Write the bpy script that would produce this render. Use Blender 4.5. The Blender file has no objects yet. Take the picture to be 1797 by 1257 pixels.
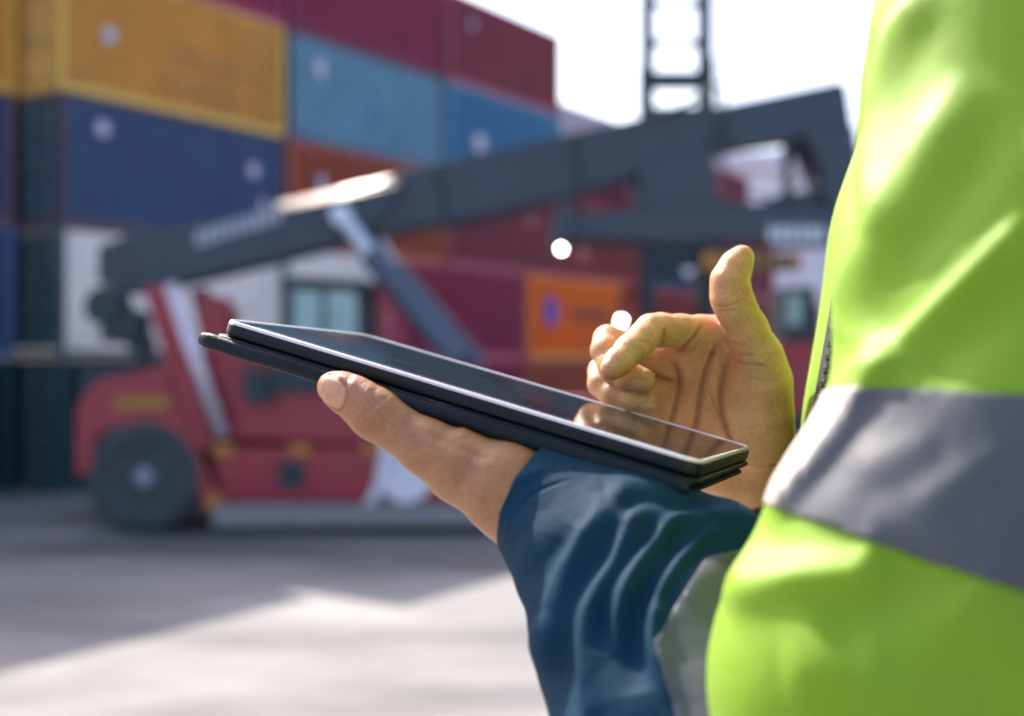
import bpy, bmesh, math, random
import numpy as np
from mathutils import Vector, Matrix
from mathutils.bvhtree import BVHTree
random.seed(4); rng = np.random.default_rng(4)
R = math.radians
sc = bpy.context.scene
C = sc.collection

# ------------------------------------------------------------------ camera
FP, CX, CY, EYE = 2100.0, 898.5, 628.5, 2.6         # focal length in photo pixels, centre, eye height
cam_d = bpy.data.cameras.new("camera"); cam = bpy.data.objects.new("camera", cam_d); C.objects.link(cam)
cam.location = (0, 0, EYE); cam.rotation_euler = (R(90), 0, 0)
cam_d.sensor_width = 36.0; cam_d.lens = 36.0*FP/1797.0
cam_d.clip_start = 0.02; cam_d.clip_end = 2000
cam_d.dof.use_dof = True; cam_d.dof.focus_distance = 0.615
cam_d.dof.aperture_fstop = 4.2; cam_d.dof.aperture_blades = 0
sc.camera = cam

# ------------------------------------------------------------------ sky, sun, exposure
SUN_DIR = Vector((-0.58, 0.81, 0)).normalized(); SUN_EL = R(45)
SUN = Vector((SUN_DIR.x*math.cos(SUN_EL), SUN_DIR.y*math.cos(SUN_EL), math.sin(SUN_EL)))
w = bpy.data.worlds.new("World"); sc.world = w; w.use_nodes = True
nt = w.node_tree; bg = nt.nodes['Background']
sky = nt.nodes.new('ShaderNodeTexSky'); sky.sky_type = 'NISHITA'; sky.sun_disc = False
sky.sun_elevation = SUN_EL; sky.sun_rotation = math.atan2(SUN.x, SUN.y)
sky.air_density = 1.0; sky.dust_density = 3.5; sky.ozone_density = 1.0; sky.altitude = 0
tint = nt.nodes.new('ShaderNodeMix'); tint.data_type = 'RGBA'; tint.blend_type = 'MULTIPLY'; tint.inputs[0].default_value = 1; tint.inputs[7].default_value = (1, .955, .965, 1)   # hazy, faintly pink sky
nt.links.new(sky.outputs[0], tint.inputs[6]); nt.links.new(tint.outputs[2], bg.inputs[0]); bg.inputs[1].default_value = 0.13
sl = bpy.data.lights.new("sun", 'SUN'); sl.energy = 3.2; sl.angle = R(0.5); sl.color = (1.0, 0.93, 0.84)
so = bpy.data.objects.new("sun", sl); C.objects.link(so)
so.rotation_euler = SUN.to_track_quat('Z', 'Y').to_euler(); so.location = (-20, 40, 40)
sc.view_settings.view_transform = 'Standard'; sc.view_settings.look = 'None'
sc.view_settings.exposure = 1.7; sc.view_settings.gamma = 1.0
sc.cycles.max_bounces = 8; sc.cycles.use_denoising = True

# ------------------------------------------------------------------ helpers: materials
def node_mat(name):
    m = bpy.data.materials.new(name); m.use_nodes = True
    return m, m.node_tree, m.node_tree.nodes['Principled BSDF']

def paint(name, col, rough=0.5, metal=0.0, var=0.18, scale=6.0, bump=0.0, bscale=200.0, spec=0.5, dirt=None, coat=0.0, stretch=(1,1,1)):
    """painted / plain surface: base colour broken up by two noises, optional dirt colour and bump"""
    m, t, p = node_mat(name)
    tc = t.nodes.new('ShaderNodeTexCoord'); mp = t.nodes.new('ShaderNodeMapping'); mp.inputs['Scale'].default_value = stretch
    t.links.new(tc.outputs['Object'], mp.inputs[0])
    n = t.nodes.new('ShaderNodeTexNoise'); n.inputs['Scale'].default_value = scale; n.inputs['Detail'].default_value = 6; n.inputs['Roughness'].default_value = .65
    t.links.new(mp.outputs[0], n.inputs['Vector'])
    r = t.nodes.new('ShaderNodeValToRGB')
    r.color_ramp.elements[0].position = .3; r.color_ramp.elements[1].position = .72
    lo = tuple(c*(1-var) for c in col); hi = tuple(min(1, c*(1+var)) for c in col)
    r.color_ramp.elements[0].color = (*lo, 1); r.color_ramp.elements[1].color = (*hi, 1)
    t.links.new(n.outputs['Fac'], r.inputs[0]); out = r.outputs[0]
    if dirt:
        n2 = t.nodes.new('ShaderNodeTexNoise'); n2.inputs['Scale'].default_value = scale*.45; n2.inputs['Detail'].default_value = 9; n2.inputs['Roughness'].default_value = .75
        t.links.new(mp.outputs[0], n2.inputs['Vector'])
        r2 = t.nodes.new('ShaderNodeValToRGB'); r2.color_ramp.elements[0].position = .54; r2.color_ramp.elements[1].position = .75
        r2.color_ramp.elements[0].color = (0,0,0,1); r2.color_ramp.elements[1].color = (.75,.75,.75,1)
        t.links.new(n2.outputs['Fac'], r2.inputs[0])
        mx = t.nodes.new('ShaderNodeMix'); mx.data_type = 'RGBA'
        t.links.new(r2.outputs[0], mx.inputs[0]); t.links.new(out, mx.inputs[6]); mx.inputs[7].default_value = (*dirt, 1)
        out = mx.outputs[2]
    t.links.new(out, p.inputs['Base Color'])
    p.inputs['Roughness'].default_value = rough; p.inputs['Metallic'].default_value = metal
    p.inputs['Specular IOR Level'].default_value = spec; p.inputs['Coat Weight'].default_value = coat
    if bump:
        b = t.nodes.new('ShaderNodeBump'); b.inputs['Strength'].default_value = bump; b.inputs['Distance'].default_value = .002
        n3 = t.nodes.new('ShaderNodeTexNoise'); n3.inputs['Scale'].default_value = bscale; n3.inputs['Detail'].default_value = 4
        t.links.new(mp.outputs[0], n3.inputs['Vector']); t.links.new(n3.outputs['Fac'], b.inputs['Height']); t.links.new(b.outputs[0], p.inputs['Normal'])
    return m

def emit(name, col, s):
    m, t, p = node_mat(name); p.inputs['Base Color'].default_value = (*col, 1)
    p.inputs['Emission Color'].default_value = (*col, 1); p.inputs['Emission Strength'].default_value = s
    return m

# ------------------------------------------------------------------ helpers: objects
def thing(name, label, cat, loc=(0,0,0), rz=0, group=None):
    o = bpy.data.objects.new(name, None); C.objects.link(o); o.location = loc; o.rotation_euler = (0,0,rz)
    o['label'] = label; o['category'] = cat
    if group: o['group'] = group
    return o
def obj(name, me, mats, parent=None, local=True):
    o = bpy.data.objects.new(name, me); C.objects.link(o)
    if not isinstance(mats, (list, tuple)): mats = [mats]
    for m in mats: me.materials.append(m)
    if parent is not None: o.parent = parent
    return o
def bm_obj(name, bm, mats, parent=None, smooth=False):
    me = bpy.data.meshes.new(name); bmesh.ops.recalc_face_normals(bm, faces=bm.faces[:]); bm.to_mesh(me); bm.free()
    if smooth:
        for p in me.polygons: p.use_smooth = True
    return obj(name, me, mats, parent)
def np_mesh(name, V, Q, smooth=True):
    me = bpy.data.meshes.new(name); n = len(Q); k = Q.shape[1]
    me.vertices.add(len(V)); me.vertices.foreach_set('co', np.ascontiguousarray(V, np.float32).ravel())
    me.loops.add(n*k); me.loops.foreach_set('vertex_index', np.ascontiguousarray(Q, np.int32).ravel())
    me.polygons.add(n); me.polygons.foreach_set('loop_start', np.arange(0, n*k, k, dtype=np.int32))
    me.polygons.foreach_set('use_smooth', np.full(n, smooth)); me.update(calc_edges=True); me.validate()
    return me
def box(bm, a, b, bev=0.0):
    """axis aligned box between corners a and b"""
    x0,y0,z0 = a; x1,y1,z1 = b
    vs = [bm.verts.new(c) for c in ((x0,y0,z0),(x1,y0,z0),(x1,y1,z0),(x0,y1,z0),(x0,y0,z1),(x1,y0,z1),(x1,y1,z1),(x0,y1,z1))]
    fs = [bm.faces.new([vs[i] for i in f]) for f in ((0,3,2,1),(4,5,6,7),(0,1,5,4),(1,2,6,5),(2,3,7,6),(3,0,4,7))]
    if bev:
        es = list({e for f in fs for e in f.edges}); bmesh.ops.bevel(bm, geom=es, offset=bev, segments=2, profile=.6, affect='EDGES')
def prism(bm, pts, y0, y1, bev=0.0):
    """polygon in the x-z plane made solid between y0 and y1"""
    a = [bm.verts.new((x, y0, z)) for x, z in pts]; b = [bm.verts.new((x, y1, z)) for x, z in pts]
    fs = [bm.faces.new(a), bm.faces.new(b[::-1])]
    n = len(pts)
    for i in range(n): fs.append(bm.faces.new((a[i], b[i], b[(i+1)%n], a[(i+1)%n])))
    if bev:
        es = list({e for f in fs for e in f.edges}); bmesh.ops.bevel(bm, geom=es, offset=bev, segments=2, profile=.6, affect='EDGES')
def tube(bm, p0, p1, r0, r1=None, seg=16, cap=True):
    r1 = r0 if r1 is None else r1
    p0 = Vector(p0); p1 = Vector(p1); d = (p1-p0).normalized()
    a = d.orthogonal().normalized(); b = d.cross(a)
    A = [bm.verts.new(p0 + (a*math.cos(q)+b*math.sin(q))*r0) for q in [2*math.pi*i/seg for i in range(seg)]]
    B = [bm.verts.new(p1 + (a*math.cos(q)+b*math.sin(q))*r1) for q in [2*math.pi*i/seg for i in range(seg)]]
    for i in range(seg): bm.faces.new((A[i], A[(i+1)%seg], B[(i+1)%seg], B[i]))
    if cap: bm.faces.new(A[::-1]); bm.faces.new(B)
def lathe(bm, prof, centre, axis='y', seg=40):
    """profile (radius, along-axis) spun round an axis through centre"""
    rings = []
    for r, h in prof:
        ring = []
        for i in range(seg):
            q = 2*math.pi*i/seg
            ring.append(bm.verts.new((centre[0]+r*math.cos(q), centre[1]+h, centre[2]+r*math.sin(q)) if axis == 'y' else (centre[0]+r*math.cos(q), centre[1]+r*math.sin(q), centre[2]+h)))
        rings.append(ring)
    for A, B in zip(rings, rings[1:]):
        for i in range(seg): bm.faces.new((A[i], A[(i+1)%seg], B[(i+1)%seg], B[i]))
    if prof[0][0] > 1e-6: bm.faces.new(rings[0])
    if prof[-1][0] > 1e-6: bm.faces.new(rings[-1][::-1])
def W3(px, py, Y):                       # a point seen at photo pixel (px,py), Y metres away
    return np.array([(px-CX)/FP*Y, Y, EYE-(py-CY)/FP*Y])

# ------------------------------------------------------------------ helpers: smooth solids from distance fields
class Field:
    def __init__(s, lo, hi, h):
        s.lo = np.array(lo, float); s.h = h
        s.n = np.ceil((np.array(hi)-s.lo)/h).astype(int)+1
        s.ax = [(s.lo[i]+h*np.arange(s.n[i])).astype(np.float32) for i in range(3)]
        s.d = np.full(s.n, .05, np.float32)
    def cone(s, a, b, ra, rb, k, target=None):
        """round cone from a to b; smooth union with blend k"""
        d = s.d if target is None else target
        m = max(ra, rb)+k+3*s.h+.004
        lo = np.minimum(a, b)-m; hi = np.maximum(a, b)+m
        i0 = np.clip(((lo-s.lo)/s.h).astype(int), 0, s.n); i1 = np.clip(((hi-s.lo)/s.h).astype(int)+2, 0, s.n)
        if (i1 <= i0).any(): return
        sl = tuple(slice(i0[i], i1[i]) for i in range(3))
        X = s.ax[0][sl[0]][:,None,None]-a[0]; Y = s.ax[1][sl[1]][None,:,None]-a[1]; Z = s.ax[2][sl[2]][None,None,:]-a[2]
        ba = np.asarray(b)-a; L = float(ba@ba)+1e-12
        t = np.clip((X*ba[0]+Y*ba[1]+Z*ba[2])/L, 0, 1)
        q = np.sqrt((X-t*ba[0])**2+(Y-t*ba[1])**2+(Z-t*ba[2])**2)-(ra+(rb-ra)*t)
        s.smin(d, sl, q.astype(np.float32), k)
    def ell(s, c, rad, k, rot=None, target=None):
        """ellipsoid; rot = 3x3 whose rows are its axes"""
        d = s.d if target is None else target
        m = max(rad)+k+3*s.h+.004; c = np.asarray(c)
        i0 = np.clip(((c-m-s.lo)/s.h).astype(int), 0, s.n); i1 = np.clip(((c+m-s.lo)/s.h).astype(int)+2, 0, s.n)
        if (i1 <= i0).any(): return
        sl = tuple(slice(i0[i], i1[i]) for i in range(3))
        X = s.ax[0][sl[0]][:,None,None]-c[0]; Y = s.ax[1][sl[1]][None,:,None]-c[1]; Z = s.ax[2][sl[2]][None,None,:]-c[2]
        if rot is None: rot = np.eye(3)
        u = [(X*r[0]+Y*r[1]+Z*r[2]) for r in rot]
        k0 = np.sqrt(sum((u[i]/rad[i])**2 for i in range(3))); k1 = np.sqrt(sum((u[i]/rad[i]**2)**2 for i in range(3)))+1e-9
        s.smin(d, sl, (k0*(k0-1)/k1).astype(np.float32), k)
    def smin(s, d, sl, q, k):
        a = d[sl]
        if k <= 0: d[sl] = np.minimum(a, q); return
        h = np.clip(.5+.5*(a-q)/k, 0, 1); d[sl] = a*(1-h)+q*h-k*h*(1-h)
    def chain(s, pts, k, target=None):
        for (a, ra), (b, rb) in zip(pts, pts[1:]): s.cone(a, b, ra, rb, k, target)
    def merge(s, other, k):
        a = s.d; h = np.clip(.5+.5*(a-other)/max(k,1e-6), 0, 1); s.d = a*(1-h)+other*h-k*h*(1-h)
    def fresh(s): return np.full(s.n, .05, np.float32)
    def mesh(s):
        d = s.d; S = d < 0; n = s.n
        c = np.zeros(n-1, np.int8)
        for i in (0,1):
            for j in (0,1):
                for k in (0,1): c += S[i:n[0]-1+i, j:n[1]-1+j, k:n[2]-1+k]
        act = np.argwhere((c > 0) & (c < 8)); idx = -np.ones(n-1, np.int64); idx[tuple(act.T)] = np.arange(len(act))
        corners = np.array([(i,j,k) for i in (0,1) for j in (0,1) for k in (0,1)])
        vals = np.stack([d[tuple((act+q).T)] for q in corners], 1)
        acc = np.zeros((len(act), 3)); cnt = np.zeros(len(act))
        for p in range(8):
            for q in range(p+1, 8):
                if np.abs(corners[p]-corners[q]).sum() != 1: continue
                v1, v2 = vals[:,p], vals[:,q]; m = (v1 < 0) != (v2 < 0)
                t = np.where(m, v1/np.where(m, v1-v2, 1), 0)
                acc += np.where(m[:,None], corners[p]+t[:,None]*(corners[q]-corners[p]), 0); cnt += m
        V = s.lo+(act+acc/cnt[:,None])*s.h
        Q = []
        for a in range(3):
            b, e = [(1,2),(2,0),(0,1)][a]
            sl0 = [slice(None)]*3; sl1 = [slice(None)]*3; sl0[a] = slice(0, -1); sl1[a] = slice(1, None)
            E = S[tuple(sl0)] != S[tuple(sl1)]; P = np.argwhere(E)
            P = P[(P[:,b] > 0) & (P[:,e] > 0) & (P[:,b] < n[b]-1) & (P[:,e] < n[e]-1)]
            def cell(db, de):
                q = P.copy(); q[:,b] += db; q[:,e] += de; return idx[tuple(q.T)]
            f = np.stack([cell(-1,-1), cell(0,-1), cell(0,0), cell(-1,0)], 1)
            flip = ~S[tuple(P.T)]; f[flip] = f[flip][:, ::-1]
            Q.append(f)
        return V, np.concatenate(Q)
def normals(V, Q):
    fn = np.cross(V[Q[:,2]]-V[Q[:,0]], V[Q[:,3]]-V[Q[:,1]]); N = np.zeros_like(V)
    for i in range(4): np.add.at(N, Q[:,i], fn)
    return N/(np.linalg.norm(N, axis=1)[:,None]+1e-12)
def relax(V, Q, it=2, f=.5):
    E = np.concatenate([Q[:,[0,1]], Q[:,[1,2]], Q[:,[2,3]], Q[:,[3,0]]])
    for _ in range(it):
        A = np.zeros_like(V); c = np.zeros(len(V))
        for i, j in ((0,1),(1,0)):
            np.add.at(A, E[:,i], V[E[:,j]]); np.add.at(c, E[:,i], 1)
        V = V+f*(A/c[:,None]-V)
    return V
def pix(V): return np.c_[V[:,0]/V[:,1]*FP+CX, -(V[:,2]-EYE)/V[:,1]*FP+CY]
def crom(pts, n=8):
    p = np.array(pts, float); p = np.vstack([2*p[0]-p[1], p, 2*p[-1]-p[-2]]); out = []
    for i in range(1, len(p)-2):
        for t in np.arange(n)/n:
            out.append(.5*(2*p[i]+(p[i+1]-p[i-1])*t+(2*p[i-1]-5*p[i]+4*p[i+1]-p[i+2])*t*t+(-p[i-1]+3*p[i]-3*p[i+1]+p[i+2])*t**3))
    out.append(p[-2]); return np.array(out)
def folds(V, Q, lines, fac_lo=-.15, fac_hi=.35):
    """press ridges (h > 0) and creases (h < 0) into the side of a surface that looks towards -Y; each line is
    (h metres, width px one side, width px other side, points); returns displaced V and the crease weight"""
    N = normals(V, Q); P = pix(V); vd = V-np.array([0,0,EYE]); vd /= np.linalg.norm(vd, axis=1)[:,None]
    f = np.clip((-(N*vd).sum(1)-fac_lo)/(fac_hi-fac_lo), 0, 1); f = f*f*(3-2*f)
    D = np.zeros(len(V)); cre = np.zeros(len(V))
    for h, w1, w2, pts in lines:
        L = crom(pts, 6); wm = 3*max(w1, w2)
        m = (P[:,0] > L[:,0].min()-wm) & (P[:,0] < L[:,0].max()+wm) & (P[:,1] > L[:,1].min()-wm) & (P[:,1] < L[:,1].max()+wm) & (f > 0)
        ii = np.nonzero(m)[0]
        if not len(ii): continue
        p = P[ii]; best = np.full(len(ii), 1e9); sg = np.zeros(len(ii)); tt = np.zeros(len(ii))
        for k, (a, b) in enumerate(zip(L, L[1:])):
            e = b-a; q = p-a; t = np.clip((q@e)/(e@e+1e-9), 0, 1); r = q-t[:,None]*e; d = np.hypot(r[:,0], r[:,1])
            u = d < best; best[u] = d[u]; sg[u] = np.sign(e[0]*q[u,1]-e[1]*q[u,0]); tt[u] = (k+t[u])/(len(L)-1)
        ww = np.where(sg > 0, w1, w2)
        g = np.exp(-(best/ww)**2)*np.clip(tt/.18, .0, 1)**.7*np.clip((1-tt)/.18, .0, 1)**.7
        D[ii] += h*g*f[ii]
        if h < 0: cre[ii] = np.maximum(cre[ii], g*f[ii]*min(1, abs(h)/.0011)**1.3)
    return V+N*D[:,None], cre
def attr(me, name, vals):
    a = me.attributes.new(name, 'FLOAT', 'POINT'); a.data.foreach_set('value', np.ascontiguousarray(vals, np.float32))


# ------------------------------------------------------------------ setting: yard ground, platform the worker stands on
def ground_mat():
    m, t, p = node_mat('worn_concrete'); tc = t.nodes.new('ShaderNodeTexCoord')
    def noise(s, d, r, st=(1,1,1)):
        mp = t.nodes.new('ShaderNodeMapping'); mp.inputs['Scale'].default_value = st; t.links.new(tc.outputs['Object'], mp.inputs[0])
        n = t.nodes.new('ShaderNodeTexNoise'); n.inputs['Scale'].default_value = s; n.inputs['Detail'].default_value = d; n.inputs['Roughness'].default_value = r
        t.links.new(mp.outputs[0], n.inputs['Vector']); return n
    def ramp(n, a, b, ca, cb):
        r = t.nodes.new('ShaderNodeValToRGB'); r.color_ramp.elements[0].position = a; r.color_ramp.elements[1].position = b
        r.color_ramp.elements[0].color = (*ca,1); r.color_ramp.elements[1].color = (*cb,1); t.links.new(n.outputs['Fac'], r.inputs[0]); return r
    base = ramp(noise(.55, 8, .7, (.5,1,1)), .3, .7, (.13,.128,.126), (.30,.285,.278))
    stain = ramp(noise(.42, 7, .62, (.3,1,1)), .44, .62, (0,0,0), (.8,.8,.8))
    mx = t.nodes.new('ShaderNodeMix'); mx.data_type = 'RGBA'; t.links.new(stain.outputs[0], mx.inputs[0])
    t.links.new(base.outputs[0], mx.inputs[6]); mx.inputs[7].default_value = (.062,.062,.062,1)
    fine = ramp(noise(60, 3, .6), .35, .65, (.8,.8,.8), (1,1,1))
    m2 = t.nodes.new('ShaderNodeMix'); m2.data_type = 'RGBA'; m2.blend_type = 'MULTIPLY'; m2.inputs[0].default_value = 1
    t.links.new(mx.outputs[2], m2.inputs[6]); t.links.new(fine.outputs[0], m2.inputs[7])
    t.links.new(m2.outputs[2], p.inputs['Base Color']); p.inputs['Roughness'].default_value = .8
    b = t.nodes.new('ShaderNodeBump'); b.inputs['Strength'].default_value = .4; b.inputs['Distance'].default_value = .01
    t.links.new(noise(25, 5, .6).outputs['Fac'], b.inputs['Height']); t.links.new(b.outputs[0], p.inputs['Normal'])
    return m
M_ground = ground_mat()
bm = bmesh.new(); bmesh.ops.create_grid(bm, x_segments=40, y_segments=40, size=700)
g = bm_obj('ground', bm, M_ground); g['kind'] = 'structure'
PLAT = 1.43                                              # the worker and the camera are up on a loading platform
bm = bmesh.new(); box(bm, (-3, -4, 0.004), (5, 2.6, PLAT), .03)
g = bm_obj('loading_platform', bm, paint('platform_concrete', (.20,.195,.19), .85, scale=3, bump=.3, bscale=40)); g['kind'] = 'structure'

# ------------------------------------------------------------------ containers: rows of steel boxes stacked in tiers
UX, UY = .551, .834; ROT = math.atan2(UY, UX); ORG = (-8.67, 23.0)
CL, CW, CH = 6.06, 2.44, 2.59
def place(t, s, z): return (ORG[0]+UX*t-UY*s, ORG[1]+UY*t+UX*s, z)
def corrugated(L, y, z0, z1, x0=0.0, axis='x', depth=.05, pitch=.34):
    """sheet with trapezoid ribs, built as a zigzag strip with thickness"""
    bm = bmesh.new(); pts = []; x = 0
    while x < L-1e-6:
        for dx, d in ((0,0), (.28,0), (.5,1), (.78,1)):
            if x+dx*pitch < L: pts.append((x+dx*pitch, d*depth))
        x += pitch
    pts.append((L, 0))
    def P(a, d, z): return (x0+a, y+d, z) if axis == 'x' else (y+d, x0+a, z)
    A = [bm.verts.new(P(a, d, z0)) for a, d in pts]; B = [bm.verts.new(P(a, d, z1)) for a, d in pts]
    for i in range(len(pts)-1): bm.faces.new((A[i], A[i+1], B[i+1], B[i]))
    r = bmesh.ops.solidify(bm, geom=bm.faces[:], thickness=.004)
    return bm
def container_meshes(L):
    W, H = CW, CH-.004
    d = {}
    bm = bmesh.new(); q = .11
    for x in (0, L-q):
        for y in (0, W-q): box(bm, (x, y, .02), (x+q, y+q, H))
    for y in (0.004, W-q+.004):
        box(bm, (q, y, .004), (L-q, y+q-.02, .17)); box(bm, (q, y+.02, H-.09), (L-q, y+q-.03, H-.001))
    for x in (0.004, L-q+.004):
        box(bm, (x, q, .004), (x+q-.02, W-q, .17)); box(bm, (x, q, H-.13), (x+q-.02, W-q, H-.001))
    d['frame'] = bm
    bm = bmesh.new(); box(bm, (0, 0, 0), (.178, .162, .115), .012); d['corner_casting'] = bm
    d['near_side'] = corrugated(L-2*q, .022, .16, H-.08, q)
    d['far_side'] = corrugated(L-2*q, W-.07, .16, H-.08, q)
    d['end_wall'] = corrugated(W-2*q, L-.07, .16, H-.12, q, 'y')
    bm = bmesh.new(); box(bm, (.06, .06, H-.05), (L-.06, W-.06, H-.02)); d['roof'] = bm
    bm = bmesh.new(); box(bm, (.05, .05, .1), (L-.05, W-.05, .15)); d['floor'] = bm
    for k in (0, 1):
        bm = bmesh.new(); y0 = q+.01+k*(W/2-q); y1 = y0+W/2-q-.02
        box(bm, (.035, y0, .18), (.075, y1, H-.14), .008)
        for i in range(4): box(bm, (.02, y0+.06, .3+i*.55), (.036, y1-.06, .62+i*.55), .01)
        d['door%d' % k] = bm
        bm = bmesh.new()
        for yy in (y0+.28, y1-.28):
            tube(bm, (-.005, yy, .1), (-.005, yy, H-.06), .017, seg=8)
            for z in (.2, .9, 1.7, H-.25): box(bm, (-.03, yy-.05, z), (.03, yy+.05, z+.06))
            box(bm, (-.035, yy-.02, 1.05), (-.02, yy+.35, 1.09))
        d['bars%d' % k] = bm
    out = {}
    for n, b in d.items():
        me = bpy.data.meshes.new(n); bmesh.ops.recalc_face_normals(b, faces=b.faces[:]); b.to_mesh(me); b.free(); me.materials.append(None); out[n] = me
    return out
CM = {6.06: container_meshes(6.06), 2.99: container_meshes(2.99), 12.19: container_meshes(12.19)}
_cp = {}
def cpaint(col):
    if col not in _cp:
        _cp[col] = paint('container_paint', col, .48, var=.10, scale=.9, dirt=tuple(.55*c+.03 for c in col), spec=.4)
    return _cp[col]
M_steel = paint('galvanised_steel', (.35,.36,.37), .4, .8)
M_white = paint('white_marking', (.78,.76,.80), .5, var=.06)
M_pale = paint('pale_marking', (.55,.50,.60), .5, var=.06)
M_navy_mark = paint('dark_marking', (.05,.06,.09), .5)
def put(name, me, mat, parent):
    o = bpy.data.objects.new(name, me); C.objects.link(o); o.parent = parent
    o.material_slots[0].link = 'OBJECT'; o.material_slots[0].material = mat
    return o
def container(label, t, tier, col, s=0.0, L=6.06, marks=(), frame=None, base=None, rz=None, door=None, group='shipping containers stacked in the yard'):
    loc = base if base else place(t, s, tier*CH)
    e = thing('shipping_container', label, 'container', loc, ROT if rz is None else rz, group)
    m = cpaint(col); D = CM[L]; mf = cpaint(frame) if frame else m
    put('frame', D['frame'], mf, e); 
    for x in (-.006, L-.172):
        for y in (-.006, CW-.156):
            for z in (0, CH-.119): put('corner_casting', D['corner_casting'], mf, e).location = (x, y, z)
    put('side_panel', D['near_side'], m, e); put('side_panel', D['far_side'], m, e)
    put('end_wall', D['end_wall'], m, e); put('roof', D['roof'], m, e); put('floor', D['floor'], M_steel, e)
    for k in (0, 1):
        dr = put('door', D['door%d' % k], cpaint(door) if door else m, e); put('locking_bar', D['bars%d' % k], M_steel, dr)
    for kind, x0, z0, x1, z1, mm in marks:
        bm = bmesh.new()
        if kind == 'text':                                  # a line of painted lettering, far too soft in the photo to read
            n = max(3, int((x1-x0)/((z1-z0)*.85))); st = (x1-x0)/n
            for i in range(n): box(bm, (x0+i*st, .012, z0), (x0+(i+.72)*st, .03, z1))
        elif kind == 'oval':
            pts = [((x0+x1)/2+(x1-x0)/2*math.cos(a), (z0+z1)/2+(z1-z0)/2*math.sin(a)) for a in [i*math.pi/12 for i in range(24)]]
            prism(bm, pts, .012, .03)
        else:
            for i in range(3): box(bm, (x0, .012, z0+(z1-z0)*i/3), (x1-(.12*(i % 2)), .03, z0+(z1-z0)*(i+.75)/3))
        bm_obj('marking', bm, mm, e)
    return e
YEL=(.74,.45,.09); BLU=(.095,.165,.315); MAR=(.42,.045,.115); MAR2=(.36,.065,.095); LBL=(.25,.47,.60); ORD=(.48,.12,.06); ORA=(.80,.24,.02)
WHT=(.90,.89,.92); TEAL=(.016,.065,.085); DBL=(.035,.07,.13); RED=(.38,.06,.06)
mk = lambda x, z, w=.55, h=.5, m=None: ('oval', x+.08, z+.08, x+.08+w*.62, z+.08+h*.66, m or M_pale)
# first bay, bottom to top; dark doors have the stack gap's shade painted in
container('dark teal shipping container on the ground behind the rear wheel of the red stacker', 0, 0, TEAL, door=(.012,.055,.07))
container('white shipping container behind the rear end of the boom, under the dark blue one', 0, 1, WHT, door=(.012,.055,.07), frame=(.10,.11,.13))
container('dark blue shipping container with white marks directly under the yellow one', 0, 2, BLU, marks=(mk(.75,1.75,.5,.5), mk(4.85,1.45,.5,.5), mk(5.2,.7,.3,.5)), frame=(.10,.06,.09), door=(.018,.065,.105))
container('yellow shipping container with faint lettering over the dark blue one', 0, 3, YEL, marks=(mk(.9,1.05,.5,.5), ('text',2.6,1.15,4.9,1.45,paint('faded_lettering',(.50,.22,.03))), ('text',2.4,.5,4.7,.78,_cp and paint('faded_lettering',(.50,.22,.03)))))
container('maroon shipping container on top of the yellow one', 0, 4, MAR)
# second bay
container('grey green shipping container on the ground behind the cab of the red stacker', 6.25, 0, TEAL)
container('short white shipping container behind the cab of the red stacker', 6.25, 1, WHT, L=2.99)
container('orange red shipping container under the light blue one, crossed by the boom', 6.25, 2, ORD, marks=(mk(.9,1.35,.4,.7),))
container('pale blue shipping container with a white mark beside the yellow one', 6.25, 3, LBL, marks=(mk(.8,1.55,.55,.75), ('oval',2.9,.75,3.4,1.3,paint('faded_emblem',(.05,.16,.33)))), frame=(.09,.10,.17))
container('crimson shipping container high up over the pale blue one with the white mark', 6.25, 4, MAR, frame=(.18,.02,.05))
# third bay
container('maroon shipping container on the ground to the left of the orange one', 10.4, 0, MAR)
container('plain maroon shipping container between the lift cylinder and the bright orange one', 10.4, 1, MAR)
container('brick red shipping container under the boom, left of the work lamp', 12.5, 2, MAR2, marks=(mk(4.2,1.4,.4,.5,paint('pale_red_marking',(.5,.2,.2))),))
container('blue shipping container below the top right maroon one, partly behind the boom', 12.5, 3, (.09,.30,.50), marks=(('oval',1.3,.8,1.85,1.35,M_pale),))
container('dull maroon shipping container at the top right of the high stack against the sky', 12.5, 4, MAR2, marks=(mk(1.0,1.6,.45,.5,paint('pale_violet_marking',(.42,.3,.42))),))
# fourth bay
container('rust brown shipping container on the ground under the bright orange one', 16.65, 0, ORD)
container('bright orange shipping container with a blue oval emblem', 16.65, 1, ORA, marks=(('oval',1.0,1.0,1.75,2.0,paint('blue_emblem',(.05,.06,.42))), ('text',2.6,1.25,5.2,1.65,paint('brown_lettering',(.16,.05,.02))),))
container('reddish shipping container over the orange one, right of the work lamp', 18.75, 2, RED, marks=(mk(1.0,.5,.6,1.5,paint('pink_marking',(.5,.22,.2))),))
for k, (lab, c) in enumerate((('dark shipping container on the ground in the row behind the work lamp', MAR2), ('brown shipping container second from the ground in the row behind the work lamp', ORD), ('violet red shipping container third from the ground in the row behind the spreader beam', MAR), ('crimson shipping container fourth from the ground, under the pale one in the back row', MAR2), ('pale grey white shipping container standing out against the sky above the boom', (.66,.63,.70)))):
    container(lab, 0, 0, c, base=(1.75, 48.0, k*CH))
for k, (lab, c) in enumerate((('dark red shipping container on the ground at the far end of the back row', MAR2), ('orange brown shipping container second from the ground at the far end of the back row', ORD), ('red shipping container third from the ground behind the boom head block', RED), ('violet maroon shipping container fourth from the ground behind the boom head block', MAR), ('pale violet shipping container topmost in the back row, mostly hidden by the boom', (.5,.42,.50)))):
    container(lab, 0, 0, c, base=(1.75+UX*6.07, 48.0+UY*6.07, k*CH))
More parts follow.
